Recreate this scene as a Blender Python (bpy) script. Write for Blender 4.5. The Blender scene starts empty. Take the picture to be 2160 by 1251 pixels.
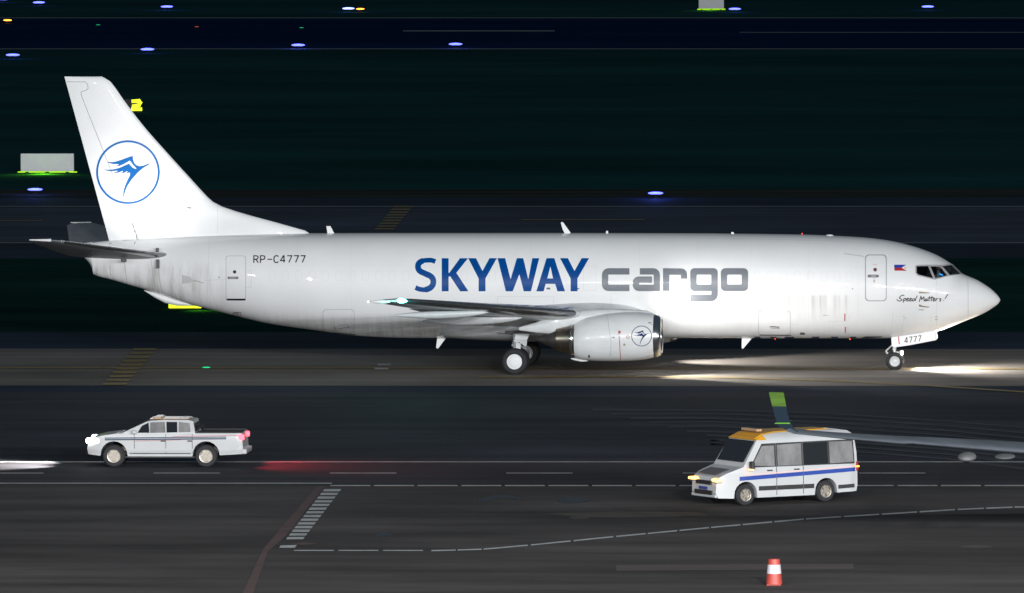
import bpy, bmesh, math, random
from mathutils import Vector, Matrix
from mathutils.bvhtree import BVHTree
from mathutils.geometry import tessellate_polygon
random.seed(7)
R = math.radians
sc = bpy.context.scene
# ------------------------------------------------------------------ camera
CP = Vector((32, -400, 26)); TGT = Vector((0, 0, 2.8))
FW = (TGT - CP).normalized()
UP = Vector((1, 0, 0)).cross(FW).normalized()
RT = FW.cross(UP).normalized()
FPX = 22215.0
cd = bpy.data.cameras.new('camera'); cam = bpy.data.objects.new('camera', cd)
sc.collection.objects.link(cam); sc.camera = cam
cd.sensor_width = 36; cd.lens = FPX / 2160 * 36; cd.clip_start = 1; cd.clip_end = 6000
m3 = Matrix((RT, UP, -FW)).transposed().to_4x4(); m3.translation = CP
cam.matrix_world = m3
# ------------------------------------------------------------------ world, sun, floodlights
w = bpy.data.worlds.new('World'); sc.world = w; w.use_nodes = True
nt = w.node_tree; bg = nt.nodes['Background']
sky = nt.nodes.new('ShaderNodeTexSky'); sky.sky_type = 'NISHITA'; sky.sun_disc = False
sky.sun_elevation = R(3); sky.sun_rotation = R(160)
hs = nt.nodes.new('ShaderNodeMixRGB'); hs.blend_type = 'MIX'; hs.inputs[0].default_value = .85
hs.inputs[2].default_value = (.55, .78, 1.0, 1)
nt.links.new(sky.outputs[0], hs.inputs[1]); nt.links.new(hs.outputs[0], bg.inputs[0])
bg.inputs[1].default_value = .085
sl = bpy.data.lights.new('sun', 'SUN'); sl.energy = .05; sl.angle = R(.5); sl.color = (1, .95, .88)
so = bpy.data.objects.new('sun', sl); sc.collection.objects.link(so); so.rotation_euler = (R(75), 0, R(20))
sc.view_settings.view_transform = 'Standard'; sc.view_settings.look = 'None'
sc.view_settings.exposure = 0; sc.view_settings.gamma = 1
FLOOD = .172
def lamp(name, loc, aim, power, cone=60, rad=.3, col=(1, .97, .93), blend=.6, parent=None):
    l = bpy.data.lights.new(name, 'SPOT'); l.energy = power; l.spot_size = R(cone); l.spot_blend = blend
    l.shadow_soft_size = rad; l.color = col
    o = bpy.data.objects.new(name, l); sc.collection.objects.link(o)
    o.location = loc; d = Vector(aim) - Vector(loc)
    o.rotation_euler = d.to_track_quat('-Z', 'Y').to_euler()
    return o
# tall apron floodlight masts standing along the terminal, behind the viewer's side of the apron
for (lx, ly, lz, p) in ((-95, -205, 27, .5), (-50, -215, 29, .6), (-8, -200, 27, .4), (6, -200, 28, .4), (34, -195, 28, .7), (38, -195, 28.6, .5), (46, -196, 27.5, .6), (72, -205, 27, .45), (78, -205, 28, .45), (96, -200, 27, .4), (114, -203, 28, .5), (120, -203, 27, .35), (150, -210, 27, .4), (175, -200, 28, .4), (215, -190, 27, .3)):
    lamp('apron_floodlight', (lx, ly, lz), (lx * .35, 0, 4), 1.5e6 * p * FLOOD, 100, .35, (.965, .985, 1), .8)

# ------------------------------------------------------------------ measuring helpers
def ray(px, py): return FW * FPX + RT * (px - 1080) + UP * (625.5 - py)
def A(px, py, Y=0.0):
    d = ray(px, py); t = (Y - CP.y) / d.y
    return CP + d * t
def G(px, py, z=0.0):
    d = ray(px, py); t = (z - CP.z) / d.z
    return CP + d * t
def YG(py): return G(1080, py).y
# ------------------------------------------------------------------ materials
MATS = {}
def mat(name, col, rough=.5, metal=0., emit=None, es=1., coat=0., var=0., vscale=(1, 1, 1), spec=.5, bump=0., detail=6):
    if name in MATS: return MATS[name]
    m = bpy.data.materials.new(name); m.use_nodes = True; n = m.node_tree; b = n.nodes['Principled BSDF']
    b.inputs['Base Color'].default_value = (*col, 1); b.inputs['Roughness'].default_value = rough
    b.inputs['Metallic'].default_value = metal; b.inputs['Coat Weight'].default_value = coat
    b.inputs['Coat Roughness'].default_value = .04; b.inputs['Specular IOR Level'].default_value = spec
    if emit: b.inputs['Emission Color'].default_value = (*emit, 1); b.inputs['Emission Strength'].default_value = es
    if var:
        tc = n.nodes.new('ShaderNodeTexCoord'); mp = n.nodes.new('ShaderNodeMapping'); mp.inputs['Scale'].default_value = vscale
        no = n.nodes.new('ShaderNodeTexNoise'); no.inputs['Scale'].default_value = 1; no.inputs['Detail'].default_value = detail
        no.inputs['Roughness'].default_value = .62
        mr = n.nodes.new('ShaderNodeMapRange'); mr.inputs[1].default_value = .3; mr.inputs[2].default_value = .7
        mr.inputs[3].default_value = 1 - var; mr.inputs[4].default_value = 1 + var
        mx = n.nodes.new('ShaderNodeMixRGB'); mx.blend_type = 'MULTIPLY'; mx.inputs[0].default_value = 1
        mx.inputs[1].default_value = (*col, 1)
        n.links.new(tc.outputs['Object'], mp.inputs[0]); n.links.new(mp.outputs[0], no.inputs[0]); n.links.new(no.outputs[0], mr.inputs[0])
        n.links.new(mr.outputs[0], mx.inputs[2]); n.links.new(mx.outputs[0], b.inputs['Base Color'])
        if bump:
            bp = n.nodes.new('ShaderNodeBump'); bp.inputs['Strength'].default_value = bump; bp.inputs['Distance'].default_value = .02
            n.links.new(no.outputs[0], bp.inputs['Height']); n.links.new(bp.outputs[0], b.inputs['Normal'])
    MATS[name] = m; return m

def fuselage_mat():
    m = mat('white_fuselage_paint', (.78, .79, .80), .5, coat=.8)
    n = m.node_tree; b = n.nodes['Principled BSDF']; L = n.links.new
    tc = n.nodes.new('ShaderNodeTexCoord'); sp = n.nodes.new('ShaderNodeSeparateXYZ'); L(tc.outputs['Object'], sp.inputs[0])
    def noise(scale, det=5, rough=.6):
        mp = n.nodes.new('ShaderNodeMapping'); mp.inputs['Scale'].default_value = scale
        no = n.nodes.new('ShaderNodeTexNoise'); no.inputs['Scale'].default_value = 1; no.inputs['Detail'].default_value = det; no.inputs['Roughness'].default_value = rough
        L(tc.outputs['Object'], mp.inputs[0]); L(mp.outputs[0], no.inputs[0]); return no.outputs[0]
    def rng(src, a, bb, c, d):
        r = n.nodes.new('ShaderNodeMapRange'); r.inputs[1].default_value = a; r.inputs[2].default_value = bb; r.inputs[3].default_value = c; r.inputs[4].default_value = d
        L(src, r.inputs[0]); return r.outputs[0]
    def mul(a, bb):
        q = n.nodes.new('ShaderNodeMath'); q.operation = 'MULTIPLY'; L(a, q.inputs[0]); L(bb, q.inputs[1]); return q.outputs[0]
    def add(a, bb):
        q = n.nodes.new('ShaderNodeMath'); q.operation = 'ADD'; L(a, q.inputs[0]); L(bb, q.inputs[1]); return q.outputs[0]
    X, Z = sp.outputs[0], sp.outputs[2]
    # rain streaks running down from the window line ahead of the wing
    st = rng(noise((6.5, .2, .16), 3), .40, .72, 0, 1)
    band = mul(rng(Z, 3.02, 2.9, 0, 1), rng(Z, 1.9, 2.7, 0, 1))
    xr = mul(rng(X, 8.6, 9.4, 0, 1), rng(X, 13.2, 12.2, 0, 1))
    s1 = mul(mul(st, band), mul(xr, rng(X, 0, 1, .55, .55)))
    # general belly grime aft of the wing
    st2 = rng(noise((7, .2, .5), 6), .40, .75, 0, 1)
    low = rng(Z, 2.35, 1.5, 0, 1)
    aft = rng(X, 5, -3, .08, .55)
    s2 = mul(mul(st2, low), aft)
    # tail cone streaks
    st3 = rng(noise((3.1, .3, .6), 6), .45, .75, 0, 1)
    s3 = mul(mul(st3, rng(X, -10.5, -13, 0, .8)), rng(Z, 4.3, 3.9, 0, 1))
    f = rng(noise((.7, .7, .7), 4), .3, .7, 0, .08)
    tot = add(add(s1, s2), add(s3, f))
    mx = n.nodes.new('ShaderNodeMixRGB'); mx.use_clamp = True; mx.inputs[1].default_value = (.79, .80, .81, 1); mx.inputs[2].default_value = (.36, .345, .325, 1)
    cl = rng(tot, 0, 1, 0, 1); L(cl, mx.inputs[0]); L(mx.outputs[0], b.inputs['Base Color'])
    L(rng(tot, 0, 1, .48, .6), b.inputs['Roughness'])
    # faint skin waviness
    bp = n.nodes.new('ShaderNodeBump'); bp.inputs['Strength'].default_value = .12; bp.inputs['Distance'].default_value = .02
    L(noise((1.6, 1.6, 2.6), 3), bp.inputs['Height']); L(bp.outputs[0], b.inputs['Coat Normal'])
    return m
M_FUS = fuselage_mat()
M_WHITE = mat('white_paint', (.78, .79, .80), .5, coat=.4, var=.04, vscale=(.8, .8, .8))
M_COWL = mat('cowl_paint', (.74, .75, .76), .3, coat=.6, var=.06, vscale=(1.5, 1.5, 3))
M_WGREY = mat('wing_grey_paint', (.62, .64, .66), .4, coat=.3, var=.18, vscale=(2, .6, 2))
M_CHROME = mat('polished_metal', (.62, .63, .65), .16, 1., var=.1, vscale=(3, .6, 3))
M_SLAT = mat('slat_metal', (.30, .31, .33), .22, .9, var=.25, vscale=(5, .4, 8))
M_STEEL = mat('heated_steel', (.33, .28, .24), .3, 1., var=.3, vscale=(6, 1, 1))
M_DARKST = mat('burnt_steel', (.10, .09, .09), .5, .8, var=.2, vscale=(4, 4, 4))
M_BLACK = mat('black_paint', (.012, .012, .014), .45)
M_RUB = mat('rubber', (.014, .015, .018), .75, var=.3, vscale=(6, 6, 6))
M_SEAM = mat('seam_grey', (.33, .34, .36), .6)  # plain grey for door, radome and cowl seams
M_SEAMD = mat('dark_seam', (.10, .10, .11), .6)
M_SEAL = mat('door_seal', (.34, .35, .37), .5)
M_BLUE = mat('navy_lettering', (.0, .058, .25), .3, spec=.12, coat=0, var=.06, vscale=(2, 2, 2))
M_GREYL = mat('grey_lettering', (.165, .18, .205), .3, spec=.3, coat=0, var=.05, vscale=(2, 2, 2))
M_LOGO = mat('logo_blue', (.0, .12, .40), .35, spec=.2, coat=0, var=.05, vscale=(1, 1, 1))
M_LOGOD = mat('logo_dark_blue', (.004, .03, .12), .6, spec=.2)
M_RED = mat('red_marking', (.42, .02, .025), .4)
M_FBLUE = mat('flag_blue', (.015, .045, .36), .4)
M_YEL = mat('flag_yellow', (.75, .42, .06), .4)
M_GLASS = mat('dark_glass', (.01, .012, .014), .05, spec=.6)
M_GEAR = mat('gear_grey', (.52, .53, .54), .4, .2, var=.15, vscale=(6, 6, 6))
M_SKIN = mat('skin', (.42, .24, .17), .5)
M_CLOTH = mat('white_shirt', (.25, .25, .26), .8)
M_HAIR = mat('dark_hair', (.02, .015, .012), .6)
def emis(name, col, s): return mat(name, tuple(min(1, c) for c in col), .4, emit=col, es=s)
E_WHITE = emis('lit_white_lens', (1, .97, .92), 40)
E_CYAN = emis('lit_green_lens', (.08, 1, .85), 26)
E_RED = emis('lit_red_lens', (1, .03, .03), 9)
E_REDS = emis('lit_beacon', (1, .09, .04), .9)
E_BLUE = emis('lit_blue_lens', (.14, .17, 1), 3.0)
E_BLUEW = emis('lit_bluewhite_lens', (.4, .5, 1), 2.5)
E_ORANGE = emis('lit_orange_lens', (1, .28, .03), 6)
E_AMBER = emis('lit_amber_lens', (1, .55, .12), 6)
E_GREEN = emis('lit_green_inset', (.02, .8, .3), .5)
E_YSIGN = emis('lit_yellow_panel', (.85, 1, .02), 1.25)
E_SCREEN = emis('lit_screen', (.03, .35, .9), 1.4)
# ------------------------------------------------------------------ object helpers
def tag(o, label, cat=None, group=None, kind=None):
    if label: o['label'] = label
    if cat: o['category'] = cat
    if group: o['group'] = group
    if kind: o['kind'] = kind
    return o
def empty(name, loc, label, cat, group=None, rz=0.):
    o = bpy.data.objects.new(name, None); sc.collection.objects.link(o); o.location = loc; o.rotation_euler = (0, 0, rz)
    o.empty_display_size = .3
    return tag(o, label, cat, group)
def root_of(o):
    while o.parent: o = o.parent
    return o
def link(name, bm, m, parent=None, local=False, smooth=None):
    if parent is not None and not local:
        l = root_of(parent).location
        bmesh.ops.translate(bm, verts=bm.verts, vec=-l)
    bmesh.ops.recalc_face_normals(bm, faces=bm.faces)
    me = bpy.data.meshes.new(name); bm.to_mesh(me); bm.free()
    ms = m if isinstance(m, (list, tuple)) else [m]
    for x in ms: me.materials.append(x)
    if smooth is not None:
        me.shade_smooth()
        try: me.set_sharp_from_angle(angle=R(smooth))
        except Exception: pass
    o = bpy.data.objects.new(name, me); sc.collection.objects.link(o)
    if parent is not None: o.parent = parent
    return o
def loft(bm, rings, cap=True, closed=True, mi=0):
    vs = [[bm.verts.new(p) for p in r] for r in rings]
    n = len(rings[0]); fs = []
    for a, b in zip(vs, vs[1:]):
        for i in range(n if closed else n - 1):
            j = (i + 1) % n
            f = bm.faces.new((a[i], a[j], b[j], b[i])); f.material_index = mi; fs.append(f)
    if cap:
        for r in (vs[0], vs[-1]):
            f = bm.faces.new(r); f.material_index = mi; fs.append(f)
    return fs
def box(bm, c, s, M=None, mi=0, bev=0.):
    g = bmesh.ops.create_cube(bm, size=1)
    vs = g['verts']
    for v in vs: v.co = Vector((v.co.x * s[0], v.co.y * s[1], v.co.z * s[2]))
    fs = list({f for v in vs for f in v.link_faces})
    if bev:
        es = list({e for v in vs for e in v.link_edges})
        r = bmesh.ops.bevel(bm, geom=es, offset=bev, segments=2, affect='EDGES', profile=.5)
        fs = list({f for v in r['verts'] for f in v.link_faces} | set(f for f in fs if f.is_valid)); vs = list({v for f in fs for v in f.verts})
    for f in fs: f.material_index = mi
    for v in vs:
        v.co = (M @ v.co if M else v.co) + Vector(c)
def tube(bm, p0, p1, r0, r1=None, seg=12, mi=0, cap=True):
    p0 = Vector(p0); p1 = Vector(p1); r1 = r0 if r1 is None else r1
    d = (p1 - p0).normalized(); q = d.to_track_quat('Z', 'Y')
    rings = []
    for p, r in ((p0, r0), (p1, r1)):
        rings.append([p + q @ Vector((r * math.cos(a), r * math.sin(a), 0)) for a in [2 * math.pi * i / seg for i in range(seg)]])
    loft(bm, rings, cap, mi=mi)
def lathe(bm, prof, origin, axis='Y', seg=32, mi=0, flip=1, cap=True):
    # prof: list of (a, r) along the axis
    rings = []
    for a, r in prof:
        ring = []
        for i in range(seg):
            t = 2 * math.pi * i / seg; c, s = math.cos(t) * r, math.sin(t) * r
            p = {'Y': (c, a * flip, s), 'X': (a * flip, c, s), 'Z': (c, s, a * flip)}[axis]
            ring.append(Vector(origin) + Vector(p))
        rings.append(ring)
    loft(bm, rings, cap, mi=mi)
def interp(pts, x):
    # monotone cubic through (x, v) points sorted by x
    n = len(pts)
    if x <= pts[0][0]: return pts[0][1]
    if x >= pts[-1][0]: return pts[-1][1]
    h = [pts[i + 1][0] - pts[i][0] for i in range(n - 1)]
    d = [(pts[i + 1][1] - pts[i][1]) / h[i] for i in range(n - 1)]
    m = [d[0]] + [0 if d[i - 1] * d[i] <= 0 else 2 * d[i - 1] * d[i] / (d[i - 1] + d[i]) for i in range(1, n - 1)] + [d[-1]]
    for i in range(n - 1):
        if x <= pts[i + 1][0]:
            t = (x - pts[i][0]) / h[i]
            return ((2 * t ** 3 - 3 * t ** 2 + 1) * pts[i][1] + (t ** 3 - 2 * t ** 2 + t) * h[i] * m[i] + (-2 * t ** 3 + 3 * t ** 2) * pts[i + 1][1] + (t ** 3 - t ** 2) * h[i] * m[i + 1])
# 2-D shapes in picture coordinates ---------------------------------
def stroke(pts, wd, cap=0):
    P = [Vector((p[0], p[1])) for p in pts]; L_, R_ = [], []
    for i, p in enumerate(P):
        a = (p - P[i - 1]).normalized() if i else None
        b = (P[i + 1] - p).normalized() if i < len(P) - 1 else None
        if a is None: a = b
        if b is None: b = a
        na = Vector((-a.y, a.x)); nb = Vector((-b.y, b.x)); n_ = (na + nb)
        if n_.length < .2: n_ = na
        n_.normalize(); k = 1 / max(.5, n_.dot(na))
        ww = wd if not callable(wd) else wd(i / (len(P) - 1))
        L_.append(p + n_ * ww / 2 * k); R_.append(p - n_ * ww / 2 * k)
    return [tuple(v) for v in L_] + [tuple(v) for v in reversed(R_)]
def bez(pts, n=8):
    out = [pts[0]]
    P = [pts[0]] + list(pts) + [pts[-1]]
    for i in range(1, len(P) - 2):
        p0, p1, p2, p3 = P[i - 1], P[i], P[i + 1], P[i + 2]
        for k in range(1, n + 1):
            t = k / n
            out.append(tuple(.5 * ((2 * p1[j]) + (-p0[j] + p2[j]) * t + (2 * p0[j] - 5 * p1[j] + 4 * p2[j] - p3[j]) * t * t + (-p0[j] + 3 * p1[j] - 3 * p2[j] + p3[j]) * t ** 3) for j in (0, 1)))
    return out
def rrect(x0, y0, x1, y1, r, n=5):
    o = []
    for cx, cy, a0 in ((x1 - r, y0 + r, -90), (x1 - r, y1 - r, 0), (x0 + r, y1 - r, 90), (x0 + r, y0 + r, 180)):
        for k in range(n + 1):
            a = R(a0 + 90 * k / n); o.append((cx + r * math.cos(a), cy + r * math.sin(a)))
    return o
def rpath(pts, r, n=5):
    # polyline with rounded corners
    out = [pts[0]]
    for a, b, c in zip(pts, pts[1:], pts[2:]):
        a, b, c = Vector(a), Vector(b), Vector(c)
        u = (a - b).normalized(); v = (c - b).normalized(); rr = min(r, (a - b).length * .5, (c - b).length * .5)
        p, q = b + u * rr, b + v * rr
        for k in range(n + 1):
            t = k / n; out.append(tuple((1 - t) ** 2 * p + 2 * t * (1 - t) * b + t * t * q))
    return out + [pts[-1]]
def ringp(o, d):
    # ring: outline o shrunk towards its centre by d
    cx = (min(p[0] for p in o) + max(p[0] for p in o)) / 2; cy = (min(p[1] for p in o) + max(p[1] for p in o)) / 2
    hx = (max(p[0] for p in o) - cx); hy = (max(p[1] for p in o) - cy)
    return (o, [[(cx + (p[0] - cx) * (hx - d) / hx, cy + (p[1] - cy) * (hy - d) / hy) for p in o]])
BV = {}
def bvh_of(key, objs):
    vs, fs = [], []
    for o in objs:
        k = len(vs); l = root_of(o).location
        vs += [v.co + l for v in o.data.vertices]; fs += [[k + i for i in p.vertices] for p in o.data.polygons]
    BV[key] = BVHTree.FromPolygons(vs, fs)
def decal(name, shapes, key, m, parent, off=.006, step=(18, 6), mis=None, split=False):
    """flat artwork laid onto the surface it is painted on (stickers a few mm proud)"""
    if split and len(shapes) > 1:
        for i_, sh in enumerate(shapes): decal(name, [sh], key, m, parent, off, step, [mis[i_]] if mis else None)
        return
    bm = bmesh.new(); bv = BV[key]
    for si, sh in enumerate(shapes):
        outer, holes = sh if isinstance(sh, tuple) and isinstance(sh[0], list) else (sh, [])
        loops = [[Vector((p[0], p[1], 0)) for p in outer]] + [[Vector((p[0], p[1], 0)) for p in h] for h in holes]
        flat = [p for l in loops for p in l]; b2 = bmesh.new()
        vv = [b2.verts.new(p) for p in flat]
        for t in tessellate_polygon(loops):
            try: b2.faces.new([vv[i] for i in t])
            except ValueError: pass
        xs = [p.x for p in flat]; ys = [p.y for p in flat]
        for ax, lo, hi, s in ((0, min(xs), max(xs), step[0]), (1, min(ys), max(ys), step[1])):
            k = math.ceil(lo / s) * s
            while k < hi:
                co = Vector((k, 0, 0)) if ax == 0 else Vector((0, k, 0)); no = Vector((1, 0, 0)) if ax == 0 else Vector((0, 1, 0))
                bmesh.ops.bisect_plane(b2, geom=b2.verts[:] + b2.edges[:] + b2.faces[:], plane_co=co, plane_no=no); k += s
        mp = {}
        for v in b2.verts:
            d = ray(v.co.x, v.co.y).normalized(); loc, nrm, _, _ = bv.ray_cast(CP + d * (392 / d.y), d)
            if loc is None:
                mp[v.index] = None; continue
            if nrm.dot(d) > 0: nrm = -nrm
            mp[v] = bm.verts.new(loc + nrm * (off + si * .0007))
        for f in b2.faces:
            q = [mp.get(v) for v in f.verts]
            if all(q) and len(set(q)) == len(q):
                # skip faces that straddle a silhouette
                if max((a.co - b.co).length for a in q for b in q) < 3:
                    try: nf = bm.faces.new(q); nf.material_index = (mis[si] if mis else 0)
                    except ValueError: pass
        b2.free()
    for f in bm.faces:
        f.normal_update()
        if f.normal.dot(FW) > 0: f.normal_flip()
    l = root_of(parent).location; bmesh.ops.translate(bm, verts=bm.verts, vec=-l)
    me = bpy.data.meshes.new(name); bm.to_mesh(me); bm.free()
    for x in (m if isinstance(m, (list, tuple)) else [m]): me.materials.append(x)
    me.shade_smooth()
    o = bpy.data.objects.new(name, me); sc.collection.objects.link(o); o.parent = parent
    return o

# ================================================================== GROUND
FAR = 3000
def sheet(name, x0, x1, y0, y1, z, m, kind='structure', pts=None):
    bm = bmesh.new()
    P = pts or [(x0, y0), (x1, y0), (x1, y1), (x0, y1)]
    bm.faces.new([bm.verts.new((p[0], p[1], z)) for p in P])
    o = link(name, bm, m); o['kind'] = kind; return o
def asphalt(name, c, v=.35, sx=.02, sy=.5, rough=.85, patch=None):
    m = mat(name, c, rough, spec=.1, var=v, vscale=(sx, sy, 1), detail=9)
    n = m.node_tree; b = n.nodes['Principled BSDF']; L = n.links.new
    tc = n.nodes.new('ShaderNodeTexCoord'); no = n.nodes.new('ShaderNodeTexNoise'); no.inputs['Scale'].default_value = .09; no.inputs['Detail'].default_value = 8
    L(tc.outputs['Object'], no.inputs[0])
    mr = n.nodes.new('ShaderNodeMapRange'); mr.inputs[1].default_value = .35; mr.inputs[2].default_value = .68; mr.inputs[3].default_value = .72; mr.inputs[4].default_value = 1.2
    L(no.outputs[0], mr.inputs[0])
    mx = n.nodes.new('ShaderNodeMixRGB'); mx.blend_type = 'MULTIPLY'; mx.inputs[0].default_value = 1
    src = b.inputs['Base Color'].links[0].from_socket
    L(src, mx.inputs[1]); L(mr.outputs[0], mx.inputs[2]); L(mx.outputs[0], b.inputs['Base Color'])
    return m
M_GRASS = mat('grass_field', (.020, .078, .078), .95, spec=.0, var=.32, vscale=(.02, .05, 1), detail=10)
M_GRASS2 = mat('verge_grass', (.012, .045, .04), .95, spec=.0, var=.4, vscale=(.03, .12, 1), detail=10)
M_DIRT = mat('dry_verge', (.06, .062, .055), .95, spec=.0, var=.5, vscale=(.03, .8, 1))
M_TAXB = asphalt('far_taxiway_asphalt', (.065, .078, .115))
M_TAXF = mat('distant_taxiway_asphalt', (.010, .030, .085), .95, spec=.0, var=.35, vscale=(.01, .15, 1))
M_TAXD = asphalt('dark_shoulder_asphalt', (.020, .034, .062))
M_TAXC = asphalt('near_taxiway_concrete', (.20, .182, .168), .3, .015, .5)
M_APR = asphalt('apron_asphalt', (.038, .044, .056), .42, .03, .45)
M_APR2 = asphalt('apron_concrete', (.072, .067, .066), .38, .08, .4)
M_ROAD = asphalt('service_road_asphalt', (.050, .049, .057), .25, .015, .8)
M_PW = mat('white_road_paint', (.42, .43, .43), .7, var=.25, vscale=(2, 2, 2))
M_PY = mat('yellow_road_paint', (.25, .18, .055), .7, var=.35, vscale=(2, 2, 2))
M_PWF = mat('worn_white_paint', (.22, .26, .28), .8, var=.4, vscale=(.1, 2, 2))
M_PR = mat('red_road_paint', (.078, .043, .042), .8, var=.3, vscale=(1, 1, 1))
X0, X1 = -700, 800
sheet('ground', -FAR, FAR, -900, FAR, 0, M_GRASS)
sheet('far_taxiway', X0, X1, YG(104), YG(38), .01, M_TAXF)
sheet('dry_verge', X0, X1, YG(416), YG(400), .01, M_DIRT)
sheet('middle_taxiway', X0, X1, YG(545), YG(417), .01, M_TAXD)
sheet('middle_taxiway_lane', X0, X1, YG(514), YG(438), .02, M_TAXB)
sheet('near_grass', X0, X1, YG(700), YG(546), .01, M_GRASS2)
sheet('near_taxiway_shoulder', X0, X1, YG(830), YG(701), .01, M_TAXD)
sheet('near_taxiway', X0, X1, YG(815), YG(737), .02, M_TAXC)
sheet('apron', X0, X1, -900, YG(829), .014, M_APR)
sheet('service_road', X0, X1, YG(1023), YG(975), .022, M_ROAD)
sheet('apron_stand', X0, X1, -700, YG(1025), .024, M_APR2)
# painted lines (ground markings are part of the pavement)
def marks(name, quads, m, z=.032):
    bm = bmesh.new()
    for q in quads: bm.faces.new([bm.verts.new((*G(p[0], p[1]).xy, z)) for p in q])
    o = link(name, bm, m); o['kind'] = 'structure'; return o
def hline(y, t, x0=-600, x1=2760, y2=None):
    y2 = y if y2 is None else y2
    return [(x0, y - t / 2), (x0, y + t / 2), (x1, y2 + t / 2), (x1, y2 - t / 2)]
def pline(pts, t): return [[(a[0], a[1] - t / 2), (a[0], a[1] + t / 2), (b[0], b[1] + t / 2), (b[0], b[1] - t / 2)] for a, b in zip(pts, pts[1:])]
marks('taxiway_edge_line', [hline(104, 1.6, -600, 2760), hline(38.5, 1.4), hline(66, 2.2, 850, 1170), hline(69, 1.2, 1560)], M_PWF, .03)
marks('taxiway_edge_line', [hline(437, 1.5), hline(514, 1.6)], M_PWF, .04)
marks('taxiway_centre_line', [hline(465, 1.6, 1100, 1360), hline(467, 1.2, -600, 90)], M_PY, .04)
marks('taxiway_centre_line', [hline(777, 2.2, -600, 2760, 780)], M_PY, .04)
marks('taxiway_centre_line', pline([(1010, 797.5), (1340, 796), (1560, 799), (1750, 805), (1950, 815), (2300, 838)], 2.6), M_PY, .04)
def ladder(xa, ya, xb, yb, wd, n, fill=.5):
    q = []
    for i in range(n):
        f0 = i / n; f1 = (i + fill) / n
        y0 = ya + (yb - ya) * f0; y1 = ya + (yb - ya) * f1; x0 = xa + (xb - xa) * f0; x1 = xa + (xb - xa) * f1
        q.append([(x0, y0), (x1, y1), (x1 + wd, y1), (x0 + wd, y0)])
    return q
marks('holding_position_marking', ladder(832, 436, 788, 489, 40, 9), M_PY, .045)
marks('holding_position_marking', ladder(282, 737, 212, 818, 50, 10, .55), M_PY, .045)
marks('taxiway_position_marking', [hline(771.5, 3.5, 796, 824), hline(780, 4, 790, 819)], M_PW, .046)
marks('stand_hatching', ladder(684, 1034, 601, 1143, 36, 14, .62), M_PW, .036)
marks('stand_hatching', [[(592, 1153), (589, 1158), (622, 1158), (626, 1152)]], M_PW, .036)
marks('road_edge_line', [hline(976.3, 1.7), hline(1021.5, 1.9, -600, 700)], M_PW, .034)
marks('road_centre_line', [hline(1000, 1.5, x, x + 140) for x in range(-420, 2700, 372)], M_PW, .034)
d1 = [hline(1026.5, 2.3, x, x + 84) for x in range(697, 2700, 92)]
d2 = [hline(1163.5, 2.0, x, x + 84) for x in range(620, 900, 94)]
path = [(910, 1164), (1020, 1161), (1120, 1152), (1300, 1134), (1500, 1115), (1700, 1097), (1860, 1087), (2020, 1077), (2140, 1072), (2400, 1068)]
t_ = 0
for a, b in zip(path, path[1:]):
    n = max(1, round((b[0] - a[0]) / 72))
    for i in range(n):
        p = [a[j] + (b[j] - a[j]) * i / n for j in (0, 1)]; q = [a[j] + (b[j] - a[j]) * (i + .93) / n for j in (0, 1)]
        d2.append([(p[0], p[1] - 1.3), (p[0], p[1] + 1.3), (q[0], q[1] + 1.3), (q[0], q[1] - 1.3)])
marks('stand_boundary_line', d1 + d2, M_PW, .036)
marks('stand_red_line', [[(668, 1028), (684, 1028), (600, 1135), (565, 1165), (532, 1260), (508, 1260), (555, 1160)]], M_PR, .03)
marks('stand_red_line', [[(612, 1150), (640, 1146), (662, 1148), (668, 1150), (640, 1153)]], M_PR, .038)
marks('stand_red_line', [[(1300, 1194), (1300, 1206), (1800, 1203), (1800, 1191)]], mat('worn_red_paint', (.066, .050, .050), .8, var=.3, vscale=(.2, 2, 1)), .03)
M_STAIN = mat('oil_stain', (.02, .026, .036), .5, var=.3, vscale=(.5, 2, 1))
M_RUST = mat('rust_stain', (.068, .056, .046), .8, var=.3, vscale=(.2, 2, 1))
def blob(cx, cy, rx, ry, n=26, arc=None):
    return [(cx + rx * math.cos(2 * math.pi * i / n) * random.uniform(.85, 1.1), cy + ry * math.sin(2 * math.pi * i / n) * random.uniform(.8, 1.1)) for i in range(n)]
arcp = [(1005, 1057), (1022, 1051), (1045, 1047), (1068, 1047), (1090, 1050), (1108, 1054), (1096, 1057), (1078, 1053), (1050, 1052), (1035, 1056), (1028, 1061), (1012, 1061)]
marks('pavement_stain', [arcp, blob(1208, 1057, 32, 7), blob(810, 1130, 20, 4)], M_STAIN, .03)
marks('pavement_stain', [blob(1222, 1094, 24, 3)], mat('brown_stain', (.05, .042, .038), .7), .031)
marks('pavement_stain', [blob(1330, 1087, 170, 6), blob(2060, 1155, 34, 3.5)], M_RUST, .029)
marks('tyre_marks', [q for k in range(9) for q in pline([(1250 + 40 * k, 866 + 9 * k), (1500, 866 + 9.0 * k + random.uniform(-2, 2)), (1750, 874 + 9.5 * k), (2000, 890 + 10 * k), (2400, 925 + 12 * k)], 2.0 + random.random() * 2)], mat('tyre_rubber_mark', (.075, .08, .09), .9, spec=.1, var=.3, vscale=(.1, 1, 1)), .03)

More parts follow.
